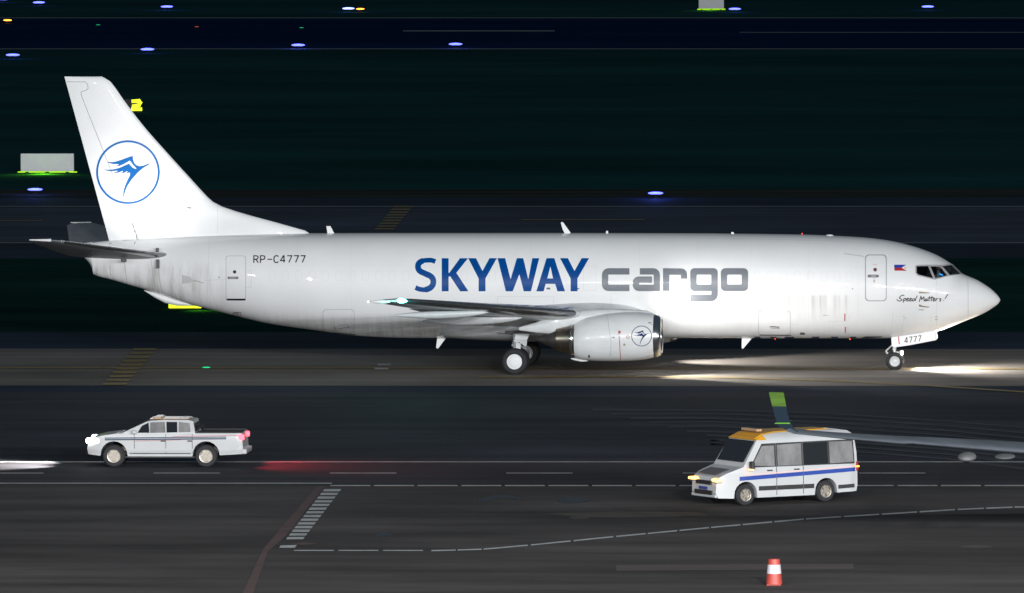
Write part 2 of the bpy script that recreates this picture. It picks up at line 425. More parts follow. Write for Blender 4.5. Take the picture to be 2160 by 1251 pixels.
# ================================================================== AIRPLANE
org = Vector((0.35, 0, 0))
plane = empty('cargo_airplane', org, 'large white cargo jet with a blue bird emblem on its tail, its lights on', 'airplane')
TOP = [(171, 531), (173, 524), (179, 512), (225, 508), (288, 504.5), (360, 500), (430, 497), (520, 494), (640, 492), (900, 491.5), (1200, 491.5), (1450, 492), (1560, 493), (1699, 495), (1754, 497), (1810, 500), (1838, 502.5), (1866, 506), (1893, 511), (1921, 518), (1949, 527), (1977, 538.5), (2004, 554.5), (2010, 558.5), (2018, 566.5), (2028, 576), (2034, 579.2), (2042, 582.5), (2060, 590), (2074, 598), (2088, 607.5), (2099, 617), (2106, 625), (2109, 630), (2110, 632.6)]
BOT = [(171, 535), (173, 538), (194, 565), (195.5, 578), (236, 590), (276.5, 602), (331.6, 618), (383.5, 637), (461, 657), (513, 670), (571, 683), (683, 699), (730, 706), (800, 711), (870, 713), (1200, 713.5), (1500, 713), (1780, 713.5), (1874, 713.5), (1918, 708.5), (1977, 699), (2004, 690), (2042, 674.5), (2074, 661.5), (2096, 648.5), (2106, 640.5), (2109, 635.5), (2110, 633.4)]
WID = [(171, .10), (180, .25), (196, .38), (236, .5), (300, .72), (383, 1.02), (461, 1.34), (571, 1.68), (683, 1.86), (760, 1.88), (1790, 1.88), (1850, 1.84), (1890, 1.77), (1918, 1.68), (1949, 1.54), (1977, 1.40), (2004, 1.20), (2030, .98), (2042, .87), (2060, .71), (2074, .57), (2088, .41), (2099, .26), (2106, .13), (2109, .05), (2110, .01)]
TX = [(A(x, y).x, A(x, y).z) for x, y in TOP]; BX = [(A(x, y).x, A(x, y).z) for x, y in BOT]
WX = [(A(x, 600).x, v) for x, v in WID]
def section(x, n=96, grow=0.):
    t = interp(TX, x); b = interp(BX, x); wd = interp(WX, x); zc = (t + b) / 2; h = (t - b) / 2
    out = []
    for i in range(n):
        a = 2 * math.pi * i / n; c, s = math.cos(a), math.sin(a)
        e = 2 / 2.08
        out.append(Vector((x, (wd + grow) * math.copysign(abs(c) ** e, c), zc + (h + grow) * math.copysign(abs(s) ** e, s))))
    return out
xs = []
def addr(a, b, s):
    k = 0
    while a + k * s < b: xs.append(a + k * s); k += 1
xt, xn = A(171, 532).x, A(2110, 633).x
addr(xt, A(200, 570).x, .06); addr(A(200, 570).x, A(760, 600).x, .25); addr(A(760, 600).x, A(1790, 600).x, .5)
addr(A(1790, 600).x, A(2000, 600).x, .12); addr(A(2000, 600).x, xn - .25, .05); addr(xn - .25, xn - .002, .02); xs.append(xn - .002)
bm = bmesh.new(); loft(bm, [section(x) for x in xs])
# cut the three near-side cockpit window openings
def z7(p): return (1860 + p[0] / 8.935, 520 + p[1] / 8.935)
WINS = [[z7(p) for p in q] for q in ([(655, 372), (872, 366), (972, 602), (690, 532), (655, 500)], [(915, 375), (1100, 375), (1235, 545), (1010, 603)], [(1135, 370), (1322, 347), (1486, 520), (1280, 540)])]
FRAME = [z7(p) for p in [(655, 352), (870, 346), (1110, 352), (1300, 333), (1330, 337), (1512, 515), (1500, 524), (1275, 556), (1000, 628), (985, 626), (672, 552), (634, 500), (634, 372)]]
for q in WINS:
    cx = sum(p[0] for p in q) / len(q); cy = sum(p[1] for p in q) / len(q); cc = ray(cx, cy)
    planes = []
    for a, b in zip(q, q[1:] + q[:1]):
        n_ = ray(*a).cross(ray(*b)).normalized()
        if n_.dot(cc) < 0: n_ = -n_
        planes.append(n_)
    for n_ in planes:
        reg = [f for f in bm.faces if f.calc_center_median().y < .1 and f.calc_center_median().x > A(1920, 560).x and f.calc_center_median().z > A(1920, 600).z]
        g = list({v for f in reg for v in f.verts} | {e for f in reg for e in f.edges}) + reg
        bmesh.ops.bisect_plane(bm, geom=g, plane_co=CP, plane_no=n_)
    kill = [f for f in bm.faces if f.calc_center_median().y < .1 and all((f.calc_center_median() - CP).dot(n_) > 0 for n_ in planes)]
    kill = [f for f in kill if f.calc_center_median().y < .05 or True]
    bmesh.ops.delete(bm, geom=kill, context='FACES')
# solid reference surface for laying artwork
b2 = bmesh.new(); loft(b2, [section(x) for x in xs]); b2.normal_update(); BV['fus'] = BVHTree.FromBMesh(b2); b2.free()
fus = link('fuselage', bm, M_FUS, plane, smooth=35)
# ---- wings
def foil(c, t, n=22, a0=0., a1=1., camber=.015):
    """airfoil outline from trailing edge over the top to the nose and back: (x from LE, z) for chord fractions a0..a1"""
    def yt(x): return 5 * t * (.2969 * math.sqrt(x) - .126 * x - .3516 * x * x + .2843 * x ** 3 - .1036 * x ** 4)
    up, lo = [], []
    for i in range(n + 1):
        x = a0 + (a1 - a0) * (1 - math.cos(math.pi * i / n / 2)) if a0 == 0 else a0 + (a1 - a0) * i / n
        zc = camber * 4 * x * (1 - x)
        up.append((x * c, (zc + yt(x)) * c)); lo.append((x * c, (zc - yt(x) - .001) * c))
    return list(reversed(up)) + lo[(1 if a0 == 0 else 0):]
def wing_loft(st, a0=0., a1=1., side=-1, off=0., camber=.015, n=22):
    bm = bmesh.new(); rings = []
    for (Y, xl, c, z, t, tw) in st:
        pr = foil(c, t, n, a0, a1, camber)
        ring = []
        for (x, zz) in pr:
            xx = x; z2 = zz
            if off:
                d = Vector((x - .08 * c, zz * 4)); d.normalize(); xx += d.x * off; z2 += d.y * off
            ca, sa = math.cos(R(tw)), math.sin(R(tw))
            ring.append(Vector((xl - (xx * ca + z2 * sa * 0), side * Y, z + z2 - xx * sa)))
        rings.append(ring)
    loft(bm, rings, True); return bm
WST = [(1.2, 5.75, 7.7, 2.02, .15, 1.2), (1.9, 5.30, 7.2, 2.09, .15, 1.2), (5.0, 3.05, 4.95, 2.44, .11, 1.2), (9.5, .30, 3.2, 2.93, .10, 0.6), (13.9, -2.40, 1.78, 3.42, .11, 0.), (14.3, -2.72, 1.42, 3.45, .09, 0.), (14.42, -3.0, 1.0, 3.46, .05, 0)]
WST2 = [s for s in WST if s[0] >= 5.0][:-1]; WST2[0] = (5.35, 2.84, 4.8, 2.48, .11, 1.15)
wings = []
for side in (-1, 1):
    wo = link('wing', wing_loft(WST, side=side), M_WGREY, plane, smooth=40); wings.append(wo)
    link('slat', wing_loft(WST2, 0, .13, side, off=.012), M_SLAT, wo, smooth=50)
    # trailing flap, slightly separated
    FST = [(2.3, -1.45 + .0, .75, 2.03, .12, 3), (5.0, -1.45, .75, 2.36, .12, 3), (9.5, -2.55, .55, 2.90, .12, 2)]
    link('flap', wing_loft(FST, side=side), M_WGREY, wo, smooth=40)
    # canoe fairings under the trailing edge
    for (Y, xa, ln, zt, hh) in ((9.6, -.1, 3.6, 2.82, .34), (6.4, .9, 3.9, 2.42, .40)):
        b = bmesh.new(); rings = []
        for i in range(15):
            f = i / 14; r = math.sin(math.pi * (f ** .8)) ** .75 if 0 < f < 1 else .02
            x = xa - f * ln; zc = zt - .05 - .16 * f + (.1 * (f - .6) if f > .6 else 0)
            rings.append([Vector((x, side * Y + .20 * r * math.cos(2 * math.pi * k / 16), zc + hh * .5 * r * math.sin(2 * math.pi * k / 16))) for k in range(16)])
        loft(b, rings); link('flap_track_fairing', b, mat('fairing_paint', (.60, .62, .64), .3, coat=.5, var=.08, vscale=(2, 2, 2)), wo, smooth=50)
    # wing-tip light fairing and lamp
    b = bmesh.new(); rings = []
    for i in range(9):
        f = i / 8; r = .07 * math.sin(math.pi * (.08 + .9 * f)) + .008
        rings.append([Vector((-3.35 - f * .72, side * 14.42 + r * .8 * math.cos(2 * math.pi * k / 12), 3.44 + r * math.sin(2 * math.pi * k / 12))) for k in range(12)])
    loft(b, rings); link('wing_tip_fairing', b, M_WHITE, wo, smooth=50)
    b = bmesh.new(); bmesh.ops.create_uvsphere(b, u_segments=12, v_segments=8, radius=.11, matrix=Matrix.Translation((-2.93, side * 14.4, 3.48)) @ Matrix.Diagonal((1.6, 1, .8, 1)))
    link('navigation_light', b, E_CYAN if side < 0 else E_RED, wo, smooth=60)
    b = bmesh.new(); bmesh.ops.create_uvsphere(b, u_segments=10, v_segments=6, radius=.045, matrix=Matrix.Translation((-4.16, side * 14.42, 3.44)))
    link('tip_strobe', b, emis('dim_white_lens', (1, .8, .8), 1.5), wo, smooth=60)
pl = bpy.data.lights.new('navigation_glow', 'POINT'); pl.energy = 60; pl.color = (.1, 1, .8); pl.shadow_soft_size = .08
po = bpy.data.objects.new('navigation_glow', pl); sc.collection.objects.link(po); po.location = (-2.6, -14.75, 3.4)
# ---- wing-body fairing
b = bmesh.new(); rings = []
for i in range(41):
    f = i / 40; x = -3.0 + f * 8.9; e = math.sin(math.pi * f) ** .45 if 0 < f < 1 else 0
    wd = .4 + 1.73 * e; bo = 1.36 - .26 * e; to = 1.6 + .72 * e; zc = (bo + to) / 2 + .1; h = to - zc; h2 = zc - bo
    ring = []
    for k in range(48):
        a = 2 * math.pi * k / 48; c, s = math.cos(a), math.sin(a)
        ring.append(Vector((x, wd * math.copysign(abs(c) ** .85, c), zc + (h if s > 0 else h2) * math.copysign(abs(s) ** .75, s))))
    rings.append(ring)
loft(b, rings); wbf = link('belly_fairing', b, mat('fairing_grey', (.52, .54, .55), .35, coat=.4, var=.15, vscale=(1.5, 2, 5)), plane, smooth=40)
# ---- horizontal stabilisers
SST = [(.35, -12.85, 4.1, 4.38, .08, 0), (.9, -13.2, 3.85, 4.46, .08, 0), (5.9, -16.45, 1.35, 5.22, .08, 0), (6.25, -16.7, 1.0, 5.27, .07, 0), (6.38, -16.9, .65, 5.29, .04, 0)]
stabs = []
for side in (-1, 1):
    s_ = link('tailplane', wing_loft(SST, side=side, camber=0), mat('tailplane_shade_grey', (.27, .285, .30), .5, spec=.3, var=.15, vscale=(2, .6, 2)), plane, smooth=40); stabs.append(s_)  # base grey darkened to carry the shade on the far tailplane
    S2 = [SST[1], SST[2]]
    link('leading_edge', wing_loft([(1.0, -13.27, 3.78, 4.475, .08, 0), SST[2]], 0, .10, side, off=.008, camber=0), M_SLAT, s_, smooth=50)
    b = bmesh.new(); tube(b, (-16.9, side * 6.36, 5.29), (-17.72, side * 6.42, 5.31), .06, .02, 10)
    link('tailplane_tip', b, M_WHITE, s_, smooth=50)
# ---- fin and rudder, swept outline traced at the centre plane
FLE = [(222, 163), (232, 171), (262, 212), (300, 262), (350, 319), (400, 374), (432, 409), (446, 423), (465, 434), (520, 452), (590, 471), (660, 491)]
FTE = [(136, 162), (230, 506)]
def fin_x(pts, z):
    P = [(A(x, y).z, A(x, y).x) for x, y in pts]; P.sort()
    return interp(P, z)
zt = A(180, 161.5).z; zb = A(300, 507).z
rings = []; zz = zb - .15
levels = [zb - .15] + [zb + (zt - zb) * (i / 34) for i in range(0, 34)] + [zt - .05, zt - .015, zt]
for i, z in enumerate(levels):
    zq = max(z, zb); xl = fin_x(FLE, zq); xr = fin_x(FTE, zq) ; c = xl - xr
    th = .095 if z > zb + 1.2 else .095 * max(.35, (4.6 / c))
    sh = 1 if z < zt - .06 else (.75 if z < zt - .03 else (.45 if z < zt else .1))
    trim = 0 if sh == 1 else (.05 if sh > .5 else .12)
    rings.append([Vector((xl - trim - x * (c - trim) / c, y * sh, z)) for x, y in foil(c, th * (1 if c < 6 else .9), 22, camber=0)])
b = bmesh.new(); loft(b, rings); b.normal_update(); BV['fin'] = BVHTree.FromBMesh(b)
fin = link('tail_fin', b, M_WHITE, plane, smooth=50)
# ---- engines
def engine(side):
    Yc = 4.83 * side
    P = [(1213, 680.5, 755), (1222, 674.5, 759), (1240, 667.5, 761.5), (1262, 662.5, 763), (1290, 658.7, 763.5), (1320, 657, 763), (1350, 657.5, 761), (1372, 660, 757.5), (1380, 662, 755.5)]
    cow = [(A(x, a, -4.83).x, A(x, a, -4.83).z, A(x, c, -4.83).z) for x, a, c in P]
    def ring(x, t, bt, k=1., sq=.0):
        zc = (t + bt) / 2; h = (t - bt) / 2; o = []
        for i in range(56):
            a = 2 * math.pi * i / 56; c, s = math.cos(a), math.sin(a)
            ex = .93 if s < 0 else 1.
            o.append(Vector((x, Yc + h * 1.03 * k * math.copysign(abs(c) ** ex, c), zc + h * k * (s if s > 0 else -(abs(s) ** 1.0) * (1 - .03 * (1 - abs(c)))))))
        return o
    b = bmesh.new(); pin = []
    tp = [(c[0], c[1]) for c in cow]; bp = [(c[0], c[2]) for c in cow]
    x = cow[0][0]; rr = []
    while x < cow[-1][0]: rr.append(ring(x, interp(tp, x), interp(bp, x))); x += .08
    rr.append(ring(*cow[-1])); loft(b, rr, False)
    # rear annulus closing inward
    loft(b, [ring(*cow[0]), ring(cow[0][0] + .05, cow[0][1], cow[0][2], .93), ring(cow[0][0] + .6, cow[0][1], cow[0][2], .9)], False)
    e = link('engine', b, M_COWL, plane, smooth=40)
    if side < 0: bvh_of('cowl', [e])
    b = bmesh.new(); xl, t, bt = cow[-1]
    seq = [(0, 1.0), (.10, .985), (.19, .955), (.25, .915), (.285, .87), (.29, .83), (.26, .79), (.18, .765), (0, .76), (-.35, .78), (-.7, .80)]
    loft(b, [ring(xl + dx, t, bt, k) for dx, k in seq], False); link('inlet_lip', b, M_CHROME, e, smooth=60)
    b = bmesh.new(); zc = (t + bt) / 2; h = (t - bt) / 2
    lathe(b, [(xl - .65, .001), (xl - .62, h * .8)], (0, Yc, zc), 'X', 40)
    for i in range(30):
        a = 2 * math.pi * i / 30; c, s = math.cos(a), math.sin(a)
        a2 = a + .16; v = [b.verts.new((xl - .55, Yc + r_ * math.cos(q), zc + r_ * math.sin(q))) for r_, q in ((.2, a), (h * .78, a), (h * .78, a2), (.2, a2))]
        v[2].co.x -= .06; v[3].co.x -= .06; b.faces.new(v)
    link('fan', b, M_DARKST, e)
    b = bmesh.new(); lathe(b, [(xl - .55, .22), (xl - .4, .2), (xl - .25, .12), (xl - .15, .01)], (0, Yc, zc), 'X', 20); link('spinner', b, M_GEAR, e, smooth=60)
    # hot section behind the fan cowl
    q = [(1214, 34.5), (1205, 32), (1197, 30), (1195, 29.5), (1185, 27), (1174, 24.5)]
    b = bmesh.new(); zc = A(1200, 715, -4.83).z
    lathe(b, [(A(px, 715, -4.83).x, r_ / 55.6) for px, r_ in q], (0, Yc, zc), 'X', 40); link('exhaust_nozzle', b, M_STEEL, e, smooth=30)
    b = bmesh.new(); lathe(b, [(A(1209, 715, -4.83).x, 34.5 / 55.6), (A(1206, 715, -4.83).x, 35 / 55.6), (A(1203, 715, -4.83).x, 33.5 / 55.6)], (0, Yc, zc), 'X', 40); link('nozzle_ring', b, M_CHROME, e, smooth=40)
    b = bmesh.new(); lathe(b, [(A(px, 715, -4.83).x, r_ / 55.6) for px, r_ in ((1180, 22), (1172, 21), (1160, 15), (1145, 8.5), (1130, 2))], (0, Yc, zc - .02), 'X', 32); link('exhaust_cone', b, M_DARKST, e, smooth=40)
    # pylon
    b = bmesh.new(); rings = []
    pz = [(1385, 664, 672, .05), (1365, 655, 690, .12), (1330, 652.5, 700, .19), (1290, 651, 700, .22), (1250, 652, 700, .24), (1210, 656, 700, .24), (1170, 664, 706, .2), (1130, 680, 702, .14), (1095, 690, 697, .04)]
    for px, yt_, yb_, wd in pz:
        p = A(px, yt_, -4.83); p2 = A(px, yb_, -4.83); zc2 = (p.z + p2.z) / 2; hh = (p.z - p2.z) / 2
        rings.append([Vector((p.x, Yc + wd * math.copysign(abs(math.cos(t_)) ** .7, math.cos(t_)), zc2 + hh * math.copysign(abs(math.sin(t_)) ** .7, math.sin(t_)))) for t_ in [2 * math.pi * k / 24 for k in range(24)]])
    loft(b, rings); link('pylon', b, mat('pylon_paint', (.6, .62, .63), .35, coat=.4, var=.1, vscale=(2, 2, 4)), e, smooth=45)
    # keel fairing under the rear cowl
    b = bmesh.new(); p = A(1240, 762.5, -4.83); p2 = A(1204, 757.5, -4.83)
    loft(b, [[Vector((x, Yc + wd * math.cos(t_), z + h2 * math.sin(t_))) for t_ in [2 * math.pi * k / 12 for k in range(12)]] for x, z, wd, h2 in ((p.x, p.z + .03, .05, .03), (p.x - .25, p.z + .045, .11, .06), (p2.x + .12, p2.z + .0, .08, .05), (p2.x, p2.z + .02, .02, .015))])
    link('keel_fairing', b, M_WHITE, e, smooth=50)
    return e
eng = engine(-1); eng2 = engine(1)
bvh_of('wing', [wings[0], wbf])
# ---- landing gear
def wheel(parent, x, y, z, r, wd, out, cap=True, mats=None):
    b = bmesh.new(); h = wd / 2
    lathe(b, [(-h * .8, r * .55), (-h, r * .66), (-h * .98, r * .84), (-h * .72, r * .97), (-h * .3, r), (h * .3, r), (h * .72, r * .97), (h * .98, r * .84), (h, r * .66), (h * .8, r * .55)], (x, y, z), 'Y', 44, cap=False)
    t = link('tyre', b, M_RUB, parent, smooth=50)
    b = bmesh.new()
    if cap:
        lathe(b, [(h * .2, r * .57), (h * .92, r * .57), (h * .96, r * .53), (h * .86, r * .50), (h * 1.0, r * .40), (h * 1.06, r * .2), (h * 1.06, r * .02)], (x, y, z), 'Y', 36, flip=out)
        link('hubcap', b, M_WHITE, parent, smooth=40)
    else:
        lathe(b, [(h * .2, r * .57), (h * .92, r * .57), (h * .93, r * .52), (h * .3, r * .46), (h * .25, r * .3), (h * .7, r * .26), (h * .8, r * .1), (h * .8, r * .02)], (x, y, z), 'Y', 36, flip=out)
        for i in range(10):
            a = 2 * math.pi * i / 10
            tube(b, (x + r * .38 * math.cos(a), y + out * h * .2, z + r * .38 * math.sin(a)), (x + r * .38 * math.cos(a), y + out * h * .42, z + r * .38 * math.sin(a)), r * .045, seg=8)
        link('wheel_rim', b, M_GEAR, parent, smooth=40)
gx = A(1086, 763, -3.0).x
for side in (-1, 1):
    b = bmesh.new(); yc = 2.62 * side
    tube(b, (gx + .05, yc, 1.55), (gx + .05, yc, .95), .15, .15, 16); tube(b, (gx + .05, yc, .98), (gx + .02, yc, .5), .085, .085, 14)
    tube(b, (gx, yc - .5, .51), (gx, yc + .5, .51), .07, .07, 12)
    tube(b, (gx + .15, yc, .95), (gx + .33, yc, .75), .035); tube(b, (gx + .33, yc, .75), (gx + .08, yc, .55), .035)
    tube(b, (gx - .1, yc, 1.1), (gx - .1, yc - side * 1.4, 1.5), .05); tube(b, (gx + .1, yc, 1.0), (gx + .55, yc - side * .2, 1.5), .045)
    mg = link('main_landing_gear', b, M_GEAR, plane, smooth=40)
    wheel(mg, gx, yc + side * .43, .51, .51, .37, side); wheel(mg, gx, yc - side * .43, .51, .51, .37, -side, cap=False)
    b = bmesh.new()
    for q, dy in (([(1088, 704), (1117, 704), (1111, 719), (1085, 716)], 0), ([(1085, 717), (1112, 719.5), (1110, 731), (1107, 731), (1096, 722), (1083, 720.5)], .03), ([(1088, 722), (1098, 724), (1098, 736), (1088, 735)], .06)):
        v = [A(px, py, -2.98) for px, py in q]
        for p in v: p.y = side * (2.98 - dy)
        f1 = [b.verts.new(p) for p in v]; f2 = [b.verts.new(p - Vector((0, side * .04, 0))) for p in v]
        b.faces.new(f1); b.faces.new(f2[::-1])
        for i in range(len(v)): j = (i + 1) % len(v); b.faces.new((f1[i], f2[i], f2[j], f1[j]))
    link('gear_door', b, mat('gear_door_paint', (.66, .68, .69), .4, var=.1, vscale=(3, 3, 3)), mg)
# wheel-well edge of dark seals along the wing root
b = bmesh.new()
nx = A(1888, 763).x
ng = bmesh.new()
tube(ng, (nx - .02, 0, 1.35), (nx - .02, 0, .75), .075, .07, 14); tube(ng, (nx - .02, 0, .78), (nx, 0, .34), .045, .045, 12); tube(ng, (nx, -.28, .343), (nx, .28, .343), .045, .045, 12)
tube(ng, (nx - .05, 0, 1.0), (nx - .35, 0, .72), .03); tube(ng, (nx - .35, 0, .72), (nx - .28, 0, .62), .04); tube(ng, (nx + .05, 0, .7), (nx + .16, 0, .62), .03)
ngo = link('nose_landing_gear', ng, M_GEAR, plane, smooth=40)
wheel(ngo, nx, -.23, .343, .343, .2, -1, cap=False); wheel(ngo, nx, .23, .343, .343, .2, 1, cap=False)
MWR = MATS['gear_grey']
b = bmesh.new(); tube(b, (nx + .14, -.1, .66), (nx + .25, -.1, .65), .07, .10, 16); tube(b, (nx + .14, .1, .66), (nx + .25, .1, .65), .07, .10, 16)
link('taxi_light_housing', b, M_GEAR, ngo, smooth=40)
for yy in (-.1, .1):
    b = bmesh.new(); bmesh.ops.create_uvsphere(b, u_segments=14, v_segments=8, radius=.085, matrix=Matrix.Translation((nx + .26, yy, .65)) @ Matrix.Diagonal((.5, 1, 1, 1)))
    link('taxi_light', b, E_WHITE, ngo, smooth=60)
DOOR = [(1880, 713), (1883, 710), (1972, 697.5), (1974, 701), (1976, 715.5), (1974, 717.5), (1920, 728), (1886, 733), (1881, 730)]
for side in (-1, 1):
    b = bmesh.new(); v = [A(px, py, -.48) for px, py in DOOR]
    if side < 0:
        f1 = [b.verts.new(p) for p in v]; f2 = [b.verts.new(p + Vector((0, .035, 0))) for p in v]
    else:
        f1 = [b.verts.new(Vector((p.x, .48, p.z))) for p in v]; f2 = [b.verts.new(Vector((p.x, .445, p.z))) for p in v]
    b.faces.new(f1); b.faces.new(f2[::-1])
    for i in range(len(v)): j = (i + 1) % len(v); b.faces.new((f1[i], f2[i], f2[j], f1[j]))
    if side < 0: b.normal_update(); BV['ngd'] = BVHTree.FromBMesh(b)
    nd = link('nose_gear_door', b, M_WHITE, ngo)
    if side < 0: ngd = nd
b = bmesh.new(); box(b, (A(1975, 706, -.48).x, -.46, A(1975, 708, -.48).z), (.07, .1, .28), bev=.02)
link('door_hinge', b, M_GEAR, ngo)
# digits drawn as single strokes in a 0..1 wide, 0..1 tall box (y down)
GL = {'R': [[(0, 1.08), (0, -.08)], [(.08, 0), (.55, 0), (.85, .08), (.9, .25), (.8, .45), (.5, .52), (.08, .52)], [(.45, .52), (.95, 1.05)]],
      'P': [[(0, 1.08), (0, -.08)], [(.08, 0), (.55, 0), (.88, .08), (.92, .28), (.82, .48), (.5, .55), (.08, .55)]],
      '-': [[(.05, .52), (1.05, .52)]],
      'C': [[(.95, .14), (.75, .0), (.35, 0), (.08, .18), (0, .5), (.08, .82), (.35, 1), (.75, 1), (.95, .86)]],
      '4': [[(1, .72), (0, .72), (.62, 0), (.72, 0), (.72, 1)]],
      '7': [[(0, 0), (.95, 0), (.9, .12), (.35, 1)]]}
def word(txt, x, y, h, wd, gap, sw, slope=0.):
    out = []
    for k, ch in enumerate(txt):
        for s in GL[ch]:
            out.append(stroke([(x + p[0] * wd, y + p[1] * h + slope * (k * (wd + gap) + p[0] * wd)) for p in s], sw))
        x += wd + gap
    return out
decal('registration_lettering', word('RP-C4777', 535.5, 539.8, 14, 10, 4.1, 2.3), 'fus', M_BLACK, fus)
decal('door_lettering', word('4777', 1908.5, 712.5, 11.5, 6.4, 2.9, 1.6, -.13), 'ngd', mat('slogan_black', (.012, .012, .014), .6), ngo, off=.003)
decal('door_stripe', [[(1894, 708.7), (1896, 708.5), (1898.5, 731.3), (1896.3, 731.6)]], 'ngd', M_RED, ngo, off=.004)
# ---- the airline name
def zs(p): return (840 + p[0] / 2.7, 520 + p[1] / 2.7)
def Z(l): return [zs(p) for p in l]
S = bez([(212, 86), (190, 79), (168, 78.5), (140, 82), (118, 96), (113, 118), (124, 140), (155, 155), (185, 170), (199, 190), (197, 218), (178, 238), (150, 246), (122, 243), (98, 234)], 5)
Spoly = stroke(Z(S), lambda t: (33 if .2 < t < .85 else 27) / 2.7)
sky_l = [Spoly,
    Z([(248, 67), (287, 67), (287, 151), (292, 149), (352, 67), (398, 67), (331, 150), (400, 255), (353, 255), (296, 170), (287, 172), (287, 255), (248, 255)]),
    Z([(399, 67), (443, 67), (480, 140), (520, 67), (562, 67), (497, 182), (497, 255), (458, 255), (458, 182)]),
    Z([(566, 67), (609, 67), (640, 187), (676, 67), (712, 67), (741, 187), (764, 67), (803, 67), (756, 255), (715, 255), (690, 158), (652, 255), (613, 255)]),
    (Z([(845, 67), (889, 67), (950, 255), (907, 255), (894, 213), (840, 213), (828, 255), (787, 255)]), [Z([(867, 113), (882, 182), (849, 182)])]),
    Z([(922, 67), (966, 67), (1004, 140), (1045, 67), (1087, 67), (1021, 182), (1021, 255), (982, 255), (982, 182)])]
decal('airline_lettering', sky_l, 'fus', M_BLUE, fus)
W_ = 36.5
def st(pts, r): return stroke(Z(rpath(pts, r)), W_ / 2.7)
def rr(x0, y0, x1, y1, r): return (Z(rrect(x0, y0, x1, y1, r)), [Z(rrect(x0 + W_, y0 + W_, x1 - W_, y1 - W_, 7))])
cargo_l = [st([(1317, 142), (1178, 142), (1178, 236), (1317, 236)], 24),
    st([(1376, 142), (1473, 142), (1473, 254)], 24), st([(1473, 236), (1353, 236), (1353, 189), (1446, 189)], 22),
    st([(1526, 254), (1526, 124)], 1), st([(1526, 146), (1545, 143), (1628, 144), (1628, 184)], 24),
    rr(1663, 124, 1820, 236 + 18, 26), stroke(Z(rpath([(1802, 200), (1802, 294), (1663, 294)], 26)), W_ / 2.7),
    rr(1837, 124, 1993, 254, 26)]
cargo_l[5] = (Z(rrect(1663, 124, 1820, 254, 24)), [Z(rrect(1663 + W_, 124 + W_, 1820 - W_, 254 - W_, 7))])
decal('airline_lettering', cargo_l, 'fus', M_GREYL, fus)
SM = [[(425, 930), (395, 917), (355, 938), (332, 968), (348, 985), (376, 998), (362, 1020), (325, 1028), (292, 1008), (286, 990)], [(414, 985), (400, 1056)], [(410, 992), (440, 976), (454, 990), (440, 1014), (404, 1026)],
      [(468, 1008), (500, 990), (496, 974), (474, 984), (465, 1010), (480, 1029), (512, 1014)], [(523, 1008), (556, 990), (551, 974), (529, 984), (520, 1010), (535, 1029), (568, 1014)],
      [(622, 986), (595, 984), (575, 1005), (582, 1026), (606, 1020), (628, 990)], [(668, 926), (634, 1000), (636, 1027)],
      [(704, 1044), (720, 990), (738, 932)], [(738, 934), (745, 970), (752, 1005)], [(752, 1003), (772, 970), (796, 944)], [(796, 946), (794, 990), (802, 1030)], [(862, 990), (832, 990), (815, 1013), (830, 1029), (856, 1002), (864, 1029)],
      [(903, 935), (886, 1008), (896, 1029)], [(948, 935), (928, 1008), (938, 1029)], [(868, 968), (980, 960)],
      [(965, 1008), (996, 990), (990, 974), (970, 985), (962, 1010), (976, 1029), (1002, 1014)], [(1022, 980), (1014, 1029)], [(1018, 1002), (1040, 981), (1060, 984)],
      [(1120, 982), (1096, 982), (1086, 996)], [(1086, 995), (1104, 1004), (1110, 1014)], [(1110, 1013), (1102, 1026), (1078, 1030)], [(1242, 898), (1186, 985)], [(1168, 1012), (1160, 1024)]]
decal('slogan_lettering', [stroke([z7(p) for p in bez(s, 3)], 1.85) for s in SM], 'fus', mat('slogan_black', (.012, .012, .014), .6, spec=.1), fus, step=(10, 4))
def zb4(p): return (180 + p[0] / 6.95, 270 + p[1] / 6.95)
BIRD = [(960, 520), (915, 525), (860, 550), (800, 560), (750, 548), (715, 510), (700, 460), (697, 412), (660, 418), (600, 440), (520, 470), (450, 492), (390, 502), (320, 496), (350, 515), (400, 526), (450, 529), (490, 531), (488, 542), (445, 556), (500, 556), (560, 530), (610, 502), (648, 478), (670, 497), (702, 542), (750, 592), (742, 604), (692, 582), (660, 545), (640, 522), (580, 550), (500, 585), (420, 605), (340, 613), (272, 607), (330, 629), (390, 633), (470, 625), (474, 636), (400, 663), (480, 655), (550, 627), (552, 640), (520, 666), (570, 656), (615, 630), (620, 640), (590, 667), (648, 651), (660, 668), (655, 695), (620, 760), (585, 840), (560, 920), (552, 1020), (566, 1000), (582, 930), (622, 840), (680, 755), (760, 662), (840, 592), (920, 543)]
bird = [zb4(p) for p in BIRD]
def circ(cx, cy, r, n=72): return [(cx + r * math.cos(2 * math.pi * i / n), cy + r * math.sin(2 * math.pi * i / n)) for i in range(n)]
c0 = zb4((625, 648))
decal('bird_logo', [(circ(*c0, 67.2), [circ(*c0, 62.9)]), bird], 'fin', M_LOGO, fin, step=(12, 12))
c1 = (1353.3, 708.8); k = 21.6 / 67.2
decal('bird_logo', [(circ(*c1, 21.6), [circ(*c1, 20.2)]), [(c1[0] + (p[0] - c0[0]) * k * 1.08, c1[1] + (p[1] - c0[1]) * k * 1.08) for p in bird]], 'cowl', M_LOGOD, eng, step=(8, 4))
